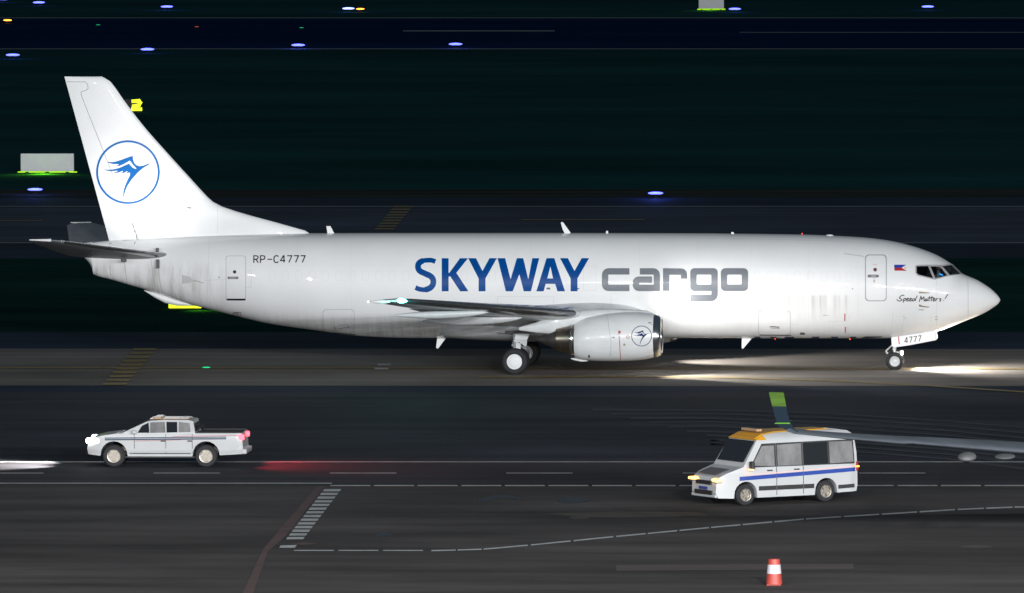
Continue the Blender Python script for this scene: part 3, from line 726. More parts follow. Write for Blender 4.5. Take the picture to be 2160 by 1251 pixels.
# ---- rudder gap, horn balance and panel lines on the fin
def lines(key, segs, m, parent, wd=.8, name='panel_line', off=.004, step=(20, 6)): return decal(name, [stroke(s, wd) for s in segs], key, m, parent, off=off, step=step, split=True)
lines('fin', [[(137, 172.5), (180, 172.8), (185, 178), (186, 187), (181, 190.5), (171, 194), (171.5, 201), (230, 349), (265, 441), (293, 507)]], mat('gap_grey', (.2, .2, .21), .6), fin, .95, 'rudder_gap')
lines('fin', [[(226, 172), (300, 268), (430, 412)], [(459, 436), (459, 494)], [(300, 486), (322, 490), (322, 503)], [(300, 486), (312, 468), (340, 492)]], mat('fine_seam', (.55, .56, .58), .5), fin, .55)
decal('position_light', [[(392, 437.5), (398, 436.8), (406, 438.5), (400, 440)]], 'fin', mat('brown_glass', (.2, .12, .07), .3), fin, off=.006)
lines('fin', [[(286, 488), (289, 505)], [(280, 470), (284, 490)]], M_SEAMD, fin, 1.4, 'hinge_cover')
# ---- doors
def outline(x0, y0, x1, y1, r, wd): return ringp(rrect(x0, y0, x1, y1, r), wd)
d = decal('crew_door', [outline(1824.5, 537, 1870.5, 635.5, 8, 2.0)], 'fus', M_SEAL, fus, step=(10, 5)); d['label'] = 'forward entry door outlined by a grey seal'
decal('door_handle', [rrect(1830, 579.5, 1854, 585.5, 2.8), rrect(1837, 581, 1848, 584, 1.4)], 'fus', [mat('handle_recess', (.14, .145, .15), .5), M_SEAL], fus, off=.008, mis=[0, 1])
decal('door_window', [circ(1846, 569, 3.9, 20)], 'fus', mat('brown_window', (.12, .06, .045), .3), fus, off=.008)
decal('placard', [rrect(1840, 557.3, 1851, 558.3, .4), rrect(1844, 559.4, 1848, 560.2, .3), rrect(1841, 587, 1847.5, 588, .3), rrect(1842, 590, 1846, 596, .5)], 'fus', mat('pale_red', (.6, .4, .4), .5), fus)
decal('rear_door', [outline(476.5, 539.5, 518.5, 634, 5, .8)], 'fus', M_SEAM, fus, step=(10, 5))
decal('door_sill', [rrect(478.5, 629.8, 518, 633.6, 1)], 'fus', M_BLACK, fus, off=.008, step=(10, 5))
decal('door_handle', [rrect(480, 583.6, 503, 588.6, 2.2), rrect(484, 585, 498, 587.3, 1)], 'fus', [mat('handle_recess', (.14, .145, .15), .5), M_SEAL], fus, off=.008, mis=[0, 1])
decal('door_window', [circ(495, 573.5, 3.6, 20)], 'fus', M_BLACK, fus, off=.008)
for (x0, y0, x1, y1) in ((1599.5, 655.5, 1667.5, 706.5), (681, 652.5, 747.5, 702)):
    decal('cargo_door', [outline(x0, y0, x1, y1, 7, .75)], 'fus', M_SEAM, fus, step=(10, 4))
    decal('door_sill', [stroke([(x0 + 3, y1 + (0 if x0 > 1000 else -2)), (x1 + 2, y1 + (.6 if x0 > 1000 else 4))], 1.7)], 'fus', M_BLACK, fus, off=.008, step=(8, 3))
decal('door_handle', [stroke([(1624, 689), (1632, 689), (1644, 690)], 2.0), stroke([(1626, 692), (1645, 692.5)], .9)], 'fus', M_SEAMD, fus, off=.007)
lines('fus', [[(704, 688), (708, 694)], [(714, 686), (728, 685)], [(716, 693), (736, 690), (731, 683)]], M_SEAMD, fus, .8, 'door_handle')
# main-deck door, hatches, frames and joins
seams = [[(1049.5, 649), (1049.5, 625), (1168, 626), (1168, 650)], [(1289, 624), (1289, 655)], [(1976, 590), (1976, 700)], [(1884, 658), (1880, 708)], [(1905, 680), (1902, 706)], [(442, 500), (436, 640)],
         [(560, 652), (556, 678)], [(518, 570), (530, 571), (530, 606), (518, 606)], [(430, 592), (476, 589)], [(1746, 678), (1790, 677), (1793, 664)], [(1668, 684), (1680, 684)]]
lines('fus', seams, mat('fine_seam', (.55, .56, .58), .5), fus, .65)
lines('fus', [[(2041.5, 583.2), (2042, 620), (2042, 673)]], M_SEAM, fus, .8, 'radome_seam')
lines('fus', [[(330, 505), (420, 500), (520, 498), (700, 500), (1200, 501), (1560, 504), (1750, 508), (1850, 515)]], mat('fine_seam', (.55, .56, .58), .5), fus, .6, 'crown_seam')
lines('fus', [[(1560, 648), (1580, 653), (1605, 656)], [(1780, 535), (1823, 541)]], mat('soft_grime', (.42, .42, .42), .6), fus, 1.3, 'scuff_mark')
for px_ in (628, 742, 1010, 1120, 1350, 1472, 1584, 1706, 1810):
    lines('fus', [[(px_, 497), (px_ - .5, 540), (px_ - .5, 620 if 800 < px_ < 1400 else 705)]], mat('skin_joint', (.66, .67, .68), .5), fus, .45, 'skin_joint')
lines('fus', [[(520, 561), (860, 560)], [(1590, 561), (1822, 562)], [(1872, 626), (2040, 634)], [(1420, 650), (1597, 651)], [(520, 646), (680, 647)]], mat('skin_joint', (.66, .67, .68), .5), fus, .45, 'lap_joint')
# blanked cabin windows
wp = []
x = 567
while x < 870: wp.append((x, 571)); x += 28.2
wins = [outline(a, b_, a + 13.5, b_ + 21, 4.5, .5) for a, b_ in wp]
wins += [outline(a, 573, a + 13, 594, 4.5, .5) for a in (1590, 1618, 1647, 1675, 1703, 1732, 1759, 1785)]
wins += [outline(a, 571, a + 13.5, 592, 4.5, .5) for a in (893, 972, 1032)]
wins += [outline(1230.5, 561, 1258, 613, 5, .6), outline(1180, 563, 1207, 612, 5, .5)]
decal('blanked_window', wins, 'fus', mat('window_plug_seam', (.63, .64, .65), .5), fus, off=.003, split=True)
decal('static_port', [[(1153, 607), (1160, 606.5), (1161, 610.5), (1153, 610.5)], [(1214, 608), (1221, 607.5), (1222, 610), (1214, 610.5)], circ(1798, 609, 1.2, 10), circ(462, 585, 1.3, 10), rrect(1687, 701, 1698, 706, 2.4)], 'fus', M_SEAMD, fus, off=.007, split=True)
decal('frame_marking', [rrect(1781, 661.5, 1783, 677, .4), rrect(1782, 689.5, 1784, 702, .4)], 'fus', M_RED, fus, split=True)
decal('placard', [rrect(1736, 664.3, 1744, 665.5, .3), rrect(1747, 664.7, 1749, 665.8, .3), rrect(1905, 667, 1908, 668, .3), rrect(1906, 670.5, 1912, 671.3, .3), rrect(1905, 674.5, 1908, 675.3, .3), rrect(1972, 667, 1978, 667.8, .3), rrect(1972, 670, 1978, 670.8, .3), rrect(1972, 673.5, 1978, 675, .3), rrect(1963, 669, 1965, 670, .3), rrect(1963, 675, 1965, 676, .3), rrect(1938, 652.6, 1949, 654.4, .3)], 'fus', mat('placard_grey', (.3, .31, .32), .5), fus, split=True)
# pitot probes
for (py, dy) in ((617, .3), (644, 1.5)):
    b = bmesh.new(); q = A(1940, py, 0); d_ = ray(1940, py).normalized(); loc, nrm, _, _ = BV['fus'].ray_cast(CP + d_ * (392 / d_.y), d_)
    tube(b, loc, loc + nrm * .10 + Vector((.02, 0, 0)), .035, .025); tube(b, loc + nrm * .10, loc + nrm * .11 + Vector((.34, 0, -dy * .03)), .022, .012)
    link('pitot_probe', b, mat('probe_brass', (.28, .22, .12), .4, .7), fus, smooth=40)
# flag
def Z7(l): return [z7(p) for p in l]
decal('flag', [Z7([(233, 345), (465, 345), (372, 401), (236, 402)]), Z7([(236, 402), (372, 401), (472, 458), (240, 457)]), Z7([(465, 345), (475, 350), (478, 454), (472, 458), (372, 401)]), circ(*z7((440, 402)), 1.9, 12)], 'fus', [M_FBLUE, M_RED, M_WHITE, M_YEL], fus, mis=[0, 1, 2, 3], step=(8, 4))
# cockpit windows
decal('window_frame', [(FRAME, WINS)], 'fus', mat('window_frame_grey', (.42, .43, .45), .4, .3), fus, off=.012, step=(6, 3))
def clear_glass():
    m = bpy.data.materials.new('cockpit_glass'); m.use_nodes = True; n = m.node_tree; b_ = n.nodes['Principled BSDF']
    b_.inputs['Base Color'].default_value = (.55, .6, .62, 1); b_.inputs['Roughness'].default_value = .02; b_.inputs['Transmission Weight'].default_value = 1; b_.inputs['IOR'].default_value = 1.15
    return m
M_CG = clear_glass()
for q in WINS: decal('cockpit_window', [q], 'fus', M_CG, fus, off=-.004, step=(6, 3))
b = bmesh.new(); p = A(1958, 590); box(b, (p.x - .1, .35, p.z - .25), (1.7, .05, 1.3)); box(b, (p.x - .2, -.3, 2.95), (1.5, 1.3, .05))
box(b, (A(1934, 570).x - .25, -.3, 3.6), (.06, 1.2, 1.2)); box(b, (A(2003, 570).x - .05, -.15, 3.3), (.35, .8, .3), bev=.05)
link('cockpit_lining', b, mat('cockpit_lining', (.02, .02, .022), .9), fus)
b = bmesh.new(); box(b, (A(1962, 572).x, -.62, 3.4), (.16, .5, .9), Matrix.Rotation(R(-8), 3, 'Y'), bev=.05); box(b, (A(1962, 572).x + .25, -.62, 3.05), (.5, .5, .14), bev=.04)
link('pilot_seat', b, mat('seat_cloth', (.05, .05, .055), .9), fus)
b = bmesh.new(); p = A(1983, 580, -.8); box(b, p, (.13, .02, .05), Matrix.Rotation(R(15), 3, 'Y')); box(b, p + Vector((.08, 0, -.04)), (.015, .02, .07))
link('cockpit_display', b, E_SCREEN, fus)
# pilot (skin-modifier figure, seated)
def figure(name, joints, edges, mats, loc, label):
    rt = empty('person', loc, label, 'person')
    me = bpy.data.meshes.new('body'); me.from_pydata([j[0] for j in joints], edges, []); o = bpy.data.objects.new('body', me); sc.collection.objects.link(o)
    me.materials.append(mats[0]); md = o.modifiers.new('skin', 'SKIN')
    for v, j in zip(me.skin_vertices[0].data, joints): v.radius = (j[1], j[1])
    me.skin_vertices[0].data[0].use_root = True; o.modifiers.new('sub', 'SUBSURF').render_levels = 2; o.parent = rt
    return rt
pc = A(1976, 566, -.62)
pil = figure('person', [((0, 0, -.72), .15), ((0, 0, -.5), .15), ((.02, 0, -.28), .16), ((.03, 0, -.17), .075), ((.04, 0, -.08), .06),
    ((.02, -.2, -.24), .06), ((.08, -.27, -.5), .045), ((.32, -.2, -.5), .035), ((.02, .2, -.24), .06), ((.08, .27, -.5), .045), ((.32, .2, -.5), .035)],
    [(0, 1), (1, 2), (2, 3), (3, 4), (2, 5), (5, 6), (6, 7), (2, 8), (8, 9), (9, 10)], [M_CLOTH], pc, 'pilot in a pale shirt seated behind the cockpit side window of the white jet')
b = bmesh.new(); bmesh.ops.create_uvsphere(b, u_segments=24, v_segments=16, radius=.115, matrix=Matrix.Translation((.05, 0, .04)) @ Matrix.Diagonal((.95, .74, 1.12, 1)))
for v in b.verts:
    if v.co.x > .1 and abs(v.co.y) < .02 and -.01 < v.co.z < .05: v.co.x += .02
    if v.co.z < -.03 and v.co.x > .05: v.co.x += .01
for s_ in (-1, 1): bmesh.ops.create_uvsphere(b, u_segments=8, v_segments=6, radius=.028, matrix=Matrix.Translation((.04, s_ * .088, .03)) @ Matrix.Diagonal((.7, .4, 1, 1)))
hd = link('head', b, M_SKIN, pil, local=True, smooth=60)
b = bmesh.new(); bmesh.ops.create_uvsphere(b, u_segments=20, v_segments=12, radius=.122, matrix=Matrix.Translation((.035, 0, .06)) @ Matrix.Diagonal((.98, .8, 1.02, 1)))
bmesh.ops.delete(b, geom=[v for v in b.verts if v.co.z < .03 or (v.co.x > .09 and v.co.z < .12)], context='VERTS'); link('hair', b, M_HAIR, pil, local=True, smooth=60)
# aerials, beacons and small fittings
def blade(name, poly, m, parent, th=.05, Yc=0.):
    b = bmesh.new(); v = [A(px, py, Yc) for px, py in poly]; cx = sum(p.x for p in v) / len(v)
    f1 = [b.verts.new(p + Vector((0, -th / 2, 0))) for p in v]; f2 = [b.verts.new(p + Vector((0, th / 2, 0))) for p in v]
    b.faces.new(f1); b.faces.new(f2[::-1])
    for i in range(len(v)): j = (i + 1) % len(v); b.faces.new((f1[i], f2[i], f2[j], f1[j]))
    return link(name, b, m, parent)
blade('antenna', [(688.5, 477), (697, 477), (705.5, 493), (691, 493.5)], M_WHITE, plane)
blade('antenna', [(1183, 470), (1185.5, 468), (1188.5, 470), (1205, 493), (1192, 494), (1187, 484)], M_WHITE, plane)
blade('antenna', [(1279, 487), (1282.5, 487), (1283, 492.5), (1278, 492.5)], M_WHITE, plane)
blade('antenna', [(1543, 489.5), (1547, 489.5), (1549, 493.5), (1542, 493.5)], M_WHITE, plane)
blade('antenna', [(923, 709), (942, 711), (926, 733), (923, 735.5), (920, 733)], M_WHITE, plane)
blade('antenna', [(1565, 706), (1588, 711), (1569, 734), (1566, 736), (1564.5, 733)], M_WHITE, plane)
b = bmesh.new(); bmesh.ops.create_uvsphere(b, u_segments=14, v_segments=8, radius=.15, matrix=Matrix.Translation(A(1750, 497)) @ Matrix.Diagonal((1, 1, .35, 1))); link('satellite_dome', b, M_WHITE, plane, smooth=60)
for px, py in ((1692, 493), (1635, 715), (1793, 715.5)):
    b = bmesh.new(); bmesh.ops.create_uvsphere(b, u_segments=10, v_segments=6, radius=.028, matrix=Matrix.Translation(A(px, py))); link('beacon', b, E_REDS, plane, smooth=60)
# tail skid fairing, drain mast, tailplane pivot fittings
b = bmesh.new(); sk = [(300, 612, 613), (322, 616, 628), (345, 622, 640), (370, 630, 645), (395, 638, 645), (410, 643, 645)]
loft(b, [[Vector((A(px, 0).x, .16 * math.cos(t_) * (1 if 300 < px < 410 else .2), A(px, (a + c) / 2).z + (c - a) / 2 / 55 * math.sin(t_))) for t_ in [2 * math.pi * k_ / 14 for k_ in range(14)]] for px, a, c in sk])
link('tail_skid', b, M_WHITE, plane, smooth=50)
decal('outflow_valve', [outline(491, 658, 509, 667, 3, 1.1), rrect(494, 659, 505, 664, 2)], 'fus', [mat('valve_rim', (.14, .05, .04), .5), M_SEAL], fus, mis=[0, 1], step=(6, 3))
decal('tail_inlet', [[(385, 580), (401, 584), (409, 592), (400, 597), (385, 598.5)]], 'fus', mat('inlet_grey', (.52, .53, .53), .5), fus)  # flat grey patch over the inlet outline
lines('fus', [[(385, 580), (385, 598.5)], [(385, 598), (412, 592), (430, 597)]], M_SEAMD, fus, .8, 'inlet_edge')
b = bmesh.new()
for px, y0, y1 in ((332, 523, 531), (333, 547, 566)): q0 = A(px, y0, -.95); q1 = A(px, y1, -.95); box(b, (q0 + q1) / 2, (.12, .06, abs(q0.z - q1.z)))
q0 = A(261, 549, -1.3); box(b, q0, (.22, .1, .14), bev=.03)
link('tailplane_fitting', b, mat('fitting_dark', (.08, .08, .085), .6), plane)
lines('fus', [[(231, 560), (235, 590)], [(262, 548), (268, 598)], [(318, 547), (328, 612)], [(334, 560), (338, 598), (344, 624)]], mat('soft_grime', (.42, .42, .42), .6), fus, 1.2, 'panel_gap')
lines('fus', [[(176, 514), (226, 508), (288, 505), (283, 515)]], M_SEAMD, fus, 1.3, 'rudder_base_gap')
b = bmesh.new(); tube(b, A(172, 534) + Vector((.05, 0, 0)), A(171, 534) - Vector((.12, 0, 0)), .12, .10, 16); link('exhaust_outlet', b, M_DARKST, plane, smooth=50)
# cowl details
lines('cowl', [[(1281, 659), (1284, 690), (1289, 720), (1288, 745), (1284, 764)], [(1217, 678), (1245, 668)]], M_SEAM, eng, .7, 'cowl_seam')
decal('cowl_marking', [stroke([(1306, 709), (1308, 740), (1309, 762)], 1.3), (circ(1325, 711, 4, 20), [circ(1325, 711, 3.2, 20)]), stroke([(1322.6, 713.4), (1327.4, 708.6)], .8), [(1303.5, 698), (1309, 698), (1309, 703), (1306.5, 703.5), (1306.5, 705), (1304, 705.5), (1305, 702)]], 'cowl', M_RED, eng, step=(8, 4))
decal('cowl_vent', [[(1289, 713), (1293, 709.5), (1297, 711), (1298, 713.5)], rrect(1241, 748.5, 1244, 754.5, .4), rrect(1367, 680.5, 1374, 682, .3), rrect(1373, 684.5, 1378, 685.5, .3)], 'cowl', [M_SEAL, M_BLACK], eng, mis=[0, 1, 1, 1], step=(8, 4))
decal('cowl_scuff', [circ(1317, 727, 2.6, 9)], 'cowl', mat('scuff', (.35, .3, .24), .6), eng)
# belly wheel-well seals
lines('wing', [[(1048, 702), (1090, 706), (1150, 699), (1172, 693)], [(1172, 687), (1172, 698)]], M_BLACK, wings[0], 1.2, 'wheel_well_seal', off=.01)
decal('wheel_well_seal', [[(1065, 698), (1120, 694), (1170, 688), (1172, 692), (1150, 697), (1090, 705), (1065, 703)]], 'wing', mat('seal_grey', (.16, .16, .17), .6, var=.3, vscale=(6, 6, 6)), wings[0], off=.006)
# belly openings in the dark strip under the forward fuselage
decal('belly_panel', [[(x0, 710), (x1, 710), (x1, 712.8), (x0, 712.8)] for x0, x1 in ((1592, 1604), (1625, 1638), (1655, 1675), (1713, 1728), (1752, 1768), (1793, 1806))] + [[(1815, 713), (1825, 709.5), (1862, 709.5), (1858, 711.5), (1832, 712.8)]], 'fus', M_TAXD, fus, off=.006, step=(8, 2), split=True)
# ---- lights carried by the aeroplane, and lamps added beside the fuselage
lamp('taxi_light_beam', (nx + .34, 0, .66), (nx + 20, -.2, .3), 8000, 130, .08, (1, .95, .86), .9)
for side in (-1, 1):
    lamp('landing_light_beam', (5.3, side * 3.3, 1.62), (60, side * 30, -1), 4200, 116, .12, (1, .95, .87), 1)
b = bmesh.new(); q = A(1398, 632, -1.98)
bmesh.ops.create_uvsphere(b, u_segments=14, v_segments=8, radius=.09, matrix=Matrix.Translation(q) @ Matrix.Diagonal((1.2, .5, 1, 1))); link('wing_scan_light', b, E_WHITE, fus, smooth=60)
lamp('fuselage_glow_lamp', q + Vector((.0, -1.1, -.6)), q + Vector((2.0, 0.4, .1)), 80, 150, .15, (1, .99, .97), 1)  # hung off the skin to spread the glare of the wing scan light
lamp('fuselage_glow_lamp', q + Vector((.6, -2.6, -.9)), q + Vector((2.4, 0, .0)), 330, 110, .15, (1, .98, .95), 1)  # added lamp in mid-air, stands for light bounced off the nacelle
# logo lamps on the tailplane upper surface
for side in (-1,):
    b = bmesh.new(); bmesh.ops.create_uvsphere(b, u_segments=10, v_segments=6, radius=.07, matrix=Matrix.Translation((-15.0, side * 3.4, 5.02)) @ Matrix.Diagonal((1, 1, .5, 1))); link('logo_light', b, mat('clear_lens', (.6, .6, .6), .1), stabs[0 if side < 0 else 1], smooth=60)
    lamp('logo_light_beam', (-14.7, side * 3.6, 5.25), (-13.7, side * .1, 7.6), 700, 95, .06, (1, .98, .95), 1)

# ================================================================== VEHICLES
def slab(poly, wf, step=.12, both=True, off=0., skin=False, holes=()):
    """solid whose side outline is poly (x,z) and whose half width is wf(x,z)"""
    loops = [[Vector((p[0], p[1], 0)) for p in poly]] + [[Vector((p[0], p[1], 0)) for p in h] for h in holes]
    flat = [p for l in loops for p in l]; b2 = bmesh.new(); vv = [b2.verts.new(p) for p in flat]
    for t in tessellate_polygon(loops):
        try: b2.faces.new([vv[i] for i in t])
        except ValueError: pass
    for ax in (0, 1):
        lo = min(p[ax] for p in flat); hi = max(p[ax] for p in flat); k = lo + step
        while k < hi - .001:
            co = Vector((k, 0, 0)) if ax == 0 else Vector((0, k, 0)); no = Vector((1, 0, 0)) if ax == 0 else Vector((0, 1, 0))
            bmesh.ops.bisect_plane(b2, geom=b2.verts[:] + b2.edges[:] + b2.faces[:], plane_co=co, plane_no=no); k += step
    bm = bmesh.new(); A_, B_ = {}, {}
    sides = (-1, 1) if both else (-1,)
    for v in b2.verts:
        y = wf(v.co.x, v.co.y) + off
        A_[v] = bm.verts.new((v.co.x, -y, v.co.y)); B_[v] = bm.verts.new((v.co.x, (y if not skin else -(y - .012)), v.co.y))
    for f in b2.faces:
        bm.faces.new([A_[v] for v in f.verts]); bm.faces.new([B_[v] for v in reversed(f.verts)])
    for e in b2.edges:
        if len(e.link_faces) == 1:
            a, c = e.verts; bm.faces.new((A_[a], A_[c], B_[c], B_[a]))
    b2.free(); return bm
def link_pair(name, bm, m, parent):
    o = link(name, bm, m, parent, local=True)
    b_ = bmesh.new(); b_.from_mesh(o.data)
    for v in b_.verts: v.co.y = -v.co.y
    link(name, b_, m, parent, local=True)
    return o
def arch(cx, r, z0, n=10): return [(cx + r * math.cos(a), z0 + r * math.sin(a)) for a in [math.pi * (1 - i / n) for i in range(n + 1)]]
def carwheel(parent, x, y, r, wd, out, rim):
    b = bmesh.new(); h = wd / 2
    lathe(b, [(-h, r * .6), (-h, r * .9), (-h * .7, r), (h * .7, r), (h, r * .9), (h, r * .6)], (x, y, r), 'Y', 32, cap=False); wo = link('wheel', b, M_RUB, parent, local=True, smooth=40)
    b = bmesh.new(); lathe(b, [(0, r * .62), (h * .95, r * .62), (h * .9, r * .55), (h * .3, r * .5), (h * .3, r * .02)], (x, y, r), 'Y', 32, flip=out)
    for i in range(6):
        a = 2 * math.pi * i / 6; M = Matrix.Rotation(-a, 3, 'Y'); box(b, Vector((x, y + out * h * .7, r)) + M @ Vector((r * .3, 0, 0)), (r * .55, .03, r * .17), M)
    tube(b, (x, y + out * h * .3, r), (x, y + out * h * .95, r), r * .16, r * .12, 14)
    link('rim', b, rim, wo, local=True, smooth=40)
M_CARW = mat('vehicle_white_paint', (.46, .47, .48), .35, coat=.6, var=.05, vscale=(1, 1, 1))
M_CARG = mat('vehicle_glass', (.015, .018, .022), .06, spec=.7)
M_REFL = mat('painted_reflection_glass', (.19, .19, .19), .15, spec=.7, var=.3, vscale=(2.5, 1, 1.2))  # pale mottled base colour stands in for reflections in the windows
M_PLAST = mat('black_plastic', (.02, .02, .022), .6)
M_RIM = mat('alloy_rim', (.42, .38, .33), .35, .7)
M_NAVY = mat('navy_stripe', (.008, .03, .07), .4); M_PINK = mat('red_stripe', (.42, .12, .14), .4)
M_VBLUE = mat('royal_stripe', (.015, .05, .28), .4); M_VPINK = mat('pink_stripe', (.75, .45, .42), .4)
M_ORP = mat('orange_roof_paint', (.62, .30, .02), .4, coat=.4)
# pickup, nose towards -x
gp = G(183, 986.5)
tr = empty('pickup_truck', (gp.x, gp.y + .9, .022), 'white double cab pickup truck driving left with lit headlamp and red tail lamp', 'pickup truck')
def twf(x, z):
    w_ = .93
    if z > 1.12: w_ -= (z - 1.12) * .30
    if x < .55: w_ -= .20 * ((.55 - x) / .55) ** 2
    if x > 5.1: w_ -= .03
    if z < .5: w_ -= .03
    if .9 < z < 1.14: w_ -= .03 * ((z - .9) / .24) ** 2
    return w_
wr = .375; fx, rx = .92, 4.02
body = [(.04, .42), (fx - .47, .38)] + arch(fx, .45, .42) + [(fx + .47, .36), (rx - .47, .36)] + arch(rx, .45, .42) + [(rx + .47, .40), (5.24, .44), (5.26, .62), (5.22, 1.14), (3.66, 1.14), (3.60, 1.12), (1.30, 1.13), (1.0, 1.12), (.55, 1.06), (.16, .97), (.05, .88), (.0, .62)]
b = slab(body, twf, .1); bo = link('body', b, M_CARW, tr, local=True, smooth=30)
md = bo.modifiers.new('bevel', 'BEVEL'); md.width = .03; md.segments = 2; md.limit_method = 'ANGLE'; md.angle_limit = R(50)
cab = [(1.12, 1.10), (1.98, 1.62), (2.15, 1.68), (2.6, 1.72), (3.4, 1.71), (3.58, 1.66), (3.66, 1.10)]
b = slab(cab, twf, .1); cb = link('cab', b, M_CARW, tr, local=True, smooth=30)
md = cb.modifiers.new('bevel', 'BEVEL'); md.width = .03; md.segments = 2; md.limit_method = 'ANGLE'; md.angle_limit = R(50)
for q, mm in (([(1.72, 1.16), (1.86, 1.46), (2.08, 1.60), (2.12, 1.16)], M_CARG), ([(2.14, 1.16), (2.14, 1.61), (2.62, 1.63), (2.66, 1.17)], M_REFL), ([(2.70, 1.17), (2.68, 1.63), (3.04, 1.63), (3.06, 1.18)], M_CARG), ([(3.10, 1.18), (3.10, 1.63), (3.46, 1.58), (3.50, 1.20)], M_REFL)):
    b = slab(q, twf, .2, off=.012, skin=True); link_pair('side_window', b, mm, cb)
for zz_ in (.44,):
    b = slab([(1.45, zz_), (3.5, zz_), (3.5, zz_ + .03), (1.45, zz_ + .03)], twf, .3, off=.012, skin=True); link_pair('sill_trim', b, M_PLAST, bo)
# windscreen and back glass
def pane(name, pts, m, parent):
    b = bmesh.new(); v = [Vector(p) for p in pts]; n_ = (v[1] - v[0]).cross(v[2] - v[0]).normalized() * .008
    f1 = [b.verts.new(p + n_) for p in v]; f2 = [b.verts.new(p - n_) for p in v]; b.faces.new(f1); b.faces.new(f2[::-1])
    for i in range(len(v)): j = (i + 1) % len(v); b.faces.new((f1[i], f2[i], f2[j], f1[j]))
    return link(name, b, m, parent, local=True)
pane('windscreen', [(1.20, -.80, 1.165), (1.90, -.69, 1.588), (1.90, .69, 1.588), (1.20, .80, 1.165)], M_CARG, cb)
pane('rear_window', [(3.66, -.72, 1.2), (3.615, -.66, 1.56), (3.615, .66, 1.56), (3.66, .72, 1.2)], M_CARG, cb)
b = bmesh.new(); box(b, (4.45, 0, 1.147), (1.5, 1.62, .01)); box(b, (4.45, -.86, 1.165), (1.5, .06, .05), bev=.01); box(b, (4.45, .86, 1.165), (1.5, .06, .05), bev=.01); link('bed_liner', b, M_PLAST, tr, local=True)
b = bmesh.new(); tube(b, (3.75, -.8, 1.16), (3.75, -.7, 1.34), .03); tube(b, (3.75, .8, 1.16), (3.75, .7, 1.34), .03); tube(b, (3.75, -.7, 1.34), (3.75, .7, 1.34), .03)
link('roll_bar', b, M_PLAST, tr, local=True, smooth=40)
for z0, z1, m_ in ((.955, .99, M_NAVY), (.895, .94, M_NAVY), (1.02, 1.04, M_PINK), (.865, .88, M_PINK)):
    xa, xb = {(1.02): (2.9, 5.1), (.865): (1.6, 3.2)}.get(z0, (.62, 4.7))
    b = slab([(xa, z0), (xb, z0 + .04), (xb, z1 + .04), (xa, z1)], twf, .2, off=.012, skin=True); link_pair('stripe', b, m_, bo)
for z0, x0_, x1_ in ((1.0, 2.66, 2.68), (1.0, 3.55, 3.57), (1.0, 1.6, 1.62)):
    b = slab([(x0_, .46), (x1_, .46), (x1_, 1.12), (x0_, 1.12)], twf, .2, off=.006, skin=True); link_pair('door_gap', b, M_SEAMD, bo)
for xh in (2.5, 3.4):
    b = slab([(xh, .86), (xh + .16, .86), (xh + .16, .9), (xh, .9)], twf, .2, off=.03, skin=True); link_pair('door_handle', b, M_PLAST, bo)
for s_ in (-1, 1):
    b = bmesh.new(); box(b, (.22, s_ * .735, .88), (.46, .33, .17), Matrix.Rotation(R(8 * s_), 3, 'Z'), bev=.04); link('headlight', b, emis('pickup_headlamp', (1, .97, .9), 14), bo, local=True)
    b = bmesh.new(); box(b, (5.19, s_ * .85, 1.0), (.22, .14, .17), bev=.02); link('tail_light', b, emis('pickup_tail_lamp', (1, .06, .09), 5), bo, local=True)
    b = bmesh.new(); box(b, (1.62, s_ * 1.02, 1.2), (.14, .18, .16), bev=.04); box(b, (1.66, s_ * .9, 1.14), (.05, .12, .05)); link('door_mirror', b, M_CARW, cb, local=True)
    carwheel(tr, fx, s_ * .82, wr, .25, s_, M_RIM); carwheel(tr, rx, s_ * .82, wr, .25, s_, M_RIM)
b = bmesh.new(); box(b, (0.02, 0, .78), (.06, 1.05, .2), bev=.02); box(b, (0.0, 0, .52), (.06, 1.3, .16), bev=.02); link('grille', b, M_PLAST, bo, local=True)
b = bmesh.new(); box(b, (5.3, 0, .52), (.16, 1.75, .17), bev=.04); link('rear_bumper', b, MATS['vehicle_white_paint'], bo, local=True)
b = bmesh.new(); box(b, (2.45, 0, .33), (2.4, 1.7, .05)); link('side_step', b, M_PLAST, bo, local=True)
b = bmesh.new(); box(b, (2.35, 0, 1.775), (.28, 1.25, .09), bev=.03); box(b, (2.75, 0, 1.745), (1.3, 1.2, .02)); link('light_bar', b, mat('amber_lens_unlit', (.45, .28, .16), .25, coat=.5), cb, local=True)
base = tr.location
for s_ in (-1, 1):
    lamp('headlamp_beam', base + Vector((-.06, s_ * .66, .86)), base + Vector((-9, s_ * 1.2, -.1)), 7500, 70, .06, (1, .96, .88), .9)
    lamp('tail_lamp_glow', base + Vector((5.35, s_ * .84, 1.0)), base + Vector((11, s_ * 1.2, -.4)), 420, 125, .06, (1, .05, .08), 1)
# van, nose towards -x before turning
vg = G(1503, 1075)
van = empty('minibus', (vg.x - .35, vg.y + 1.5, .026), 'white airport van with orange roof and blue side stripe, indicators lit, heading left', 'van', rz=R(34))
def vwf(x, z):
    w_ = .95
    if z > 1.05: w_ -= (z - 1.05) * .085
    if z > 2.05: w_ -= (z - 2.05) ** 2 * 3.0
    if x < 1.1: w_ -= .20 * ((1.1 - x) / 1.1) ** 2.2
    if x > 5.0: w_ -= .04
    return w_
vr = .34; vf, vb = .98, 3.95
vbody = [(.06, .26), (vf - .42, .24)] + arch(vf, .41, .36) + [(vf + .42, .24), (vb - .42, .24)] + arch(vb, .41, .36) + [(vb + .42, .28), (5.1, .30), (5.14, .5), (5.13, 1.6), (5.05, 2.2), (4.9, 2.31), (4.3, 2.35), (2.2, 2.34), (1.7, 2.28), (1.45, 2.15), (.98, 1.38), (.9, 1.25), (.32, 1.05), (.1, .92), (.0, .7), (-.02, .42)]
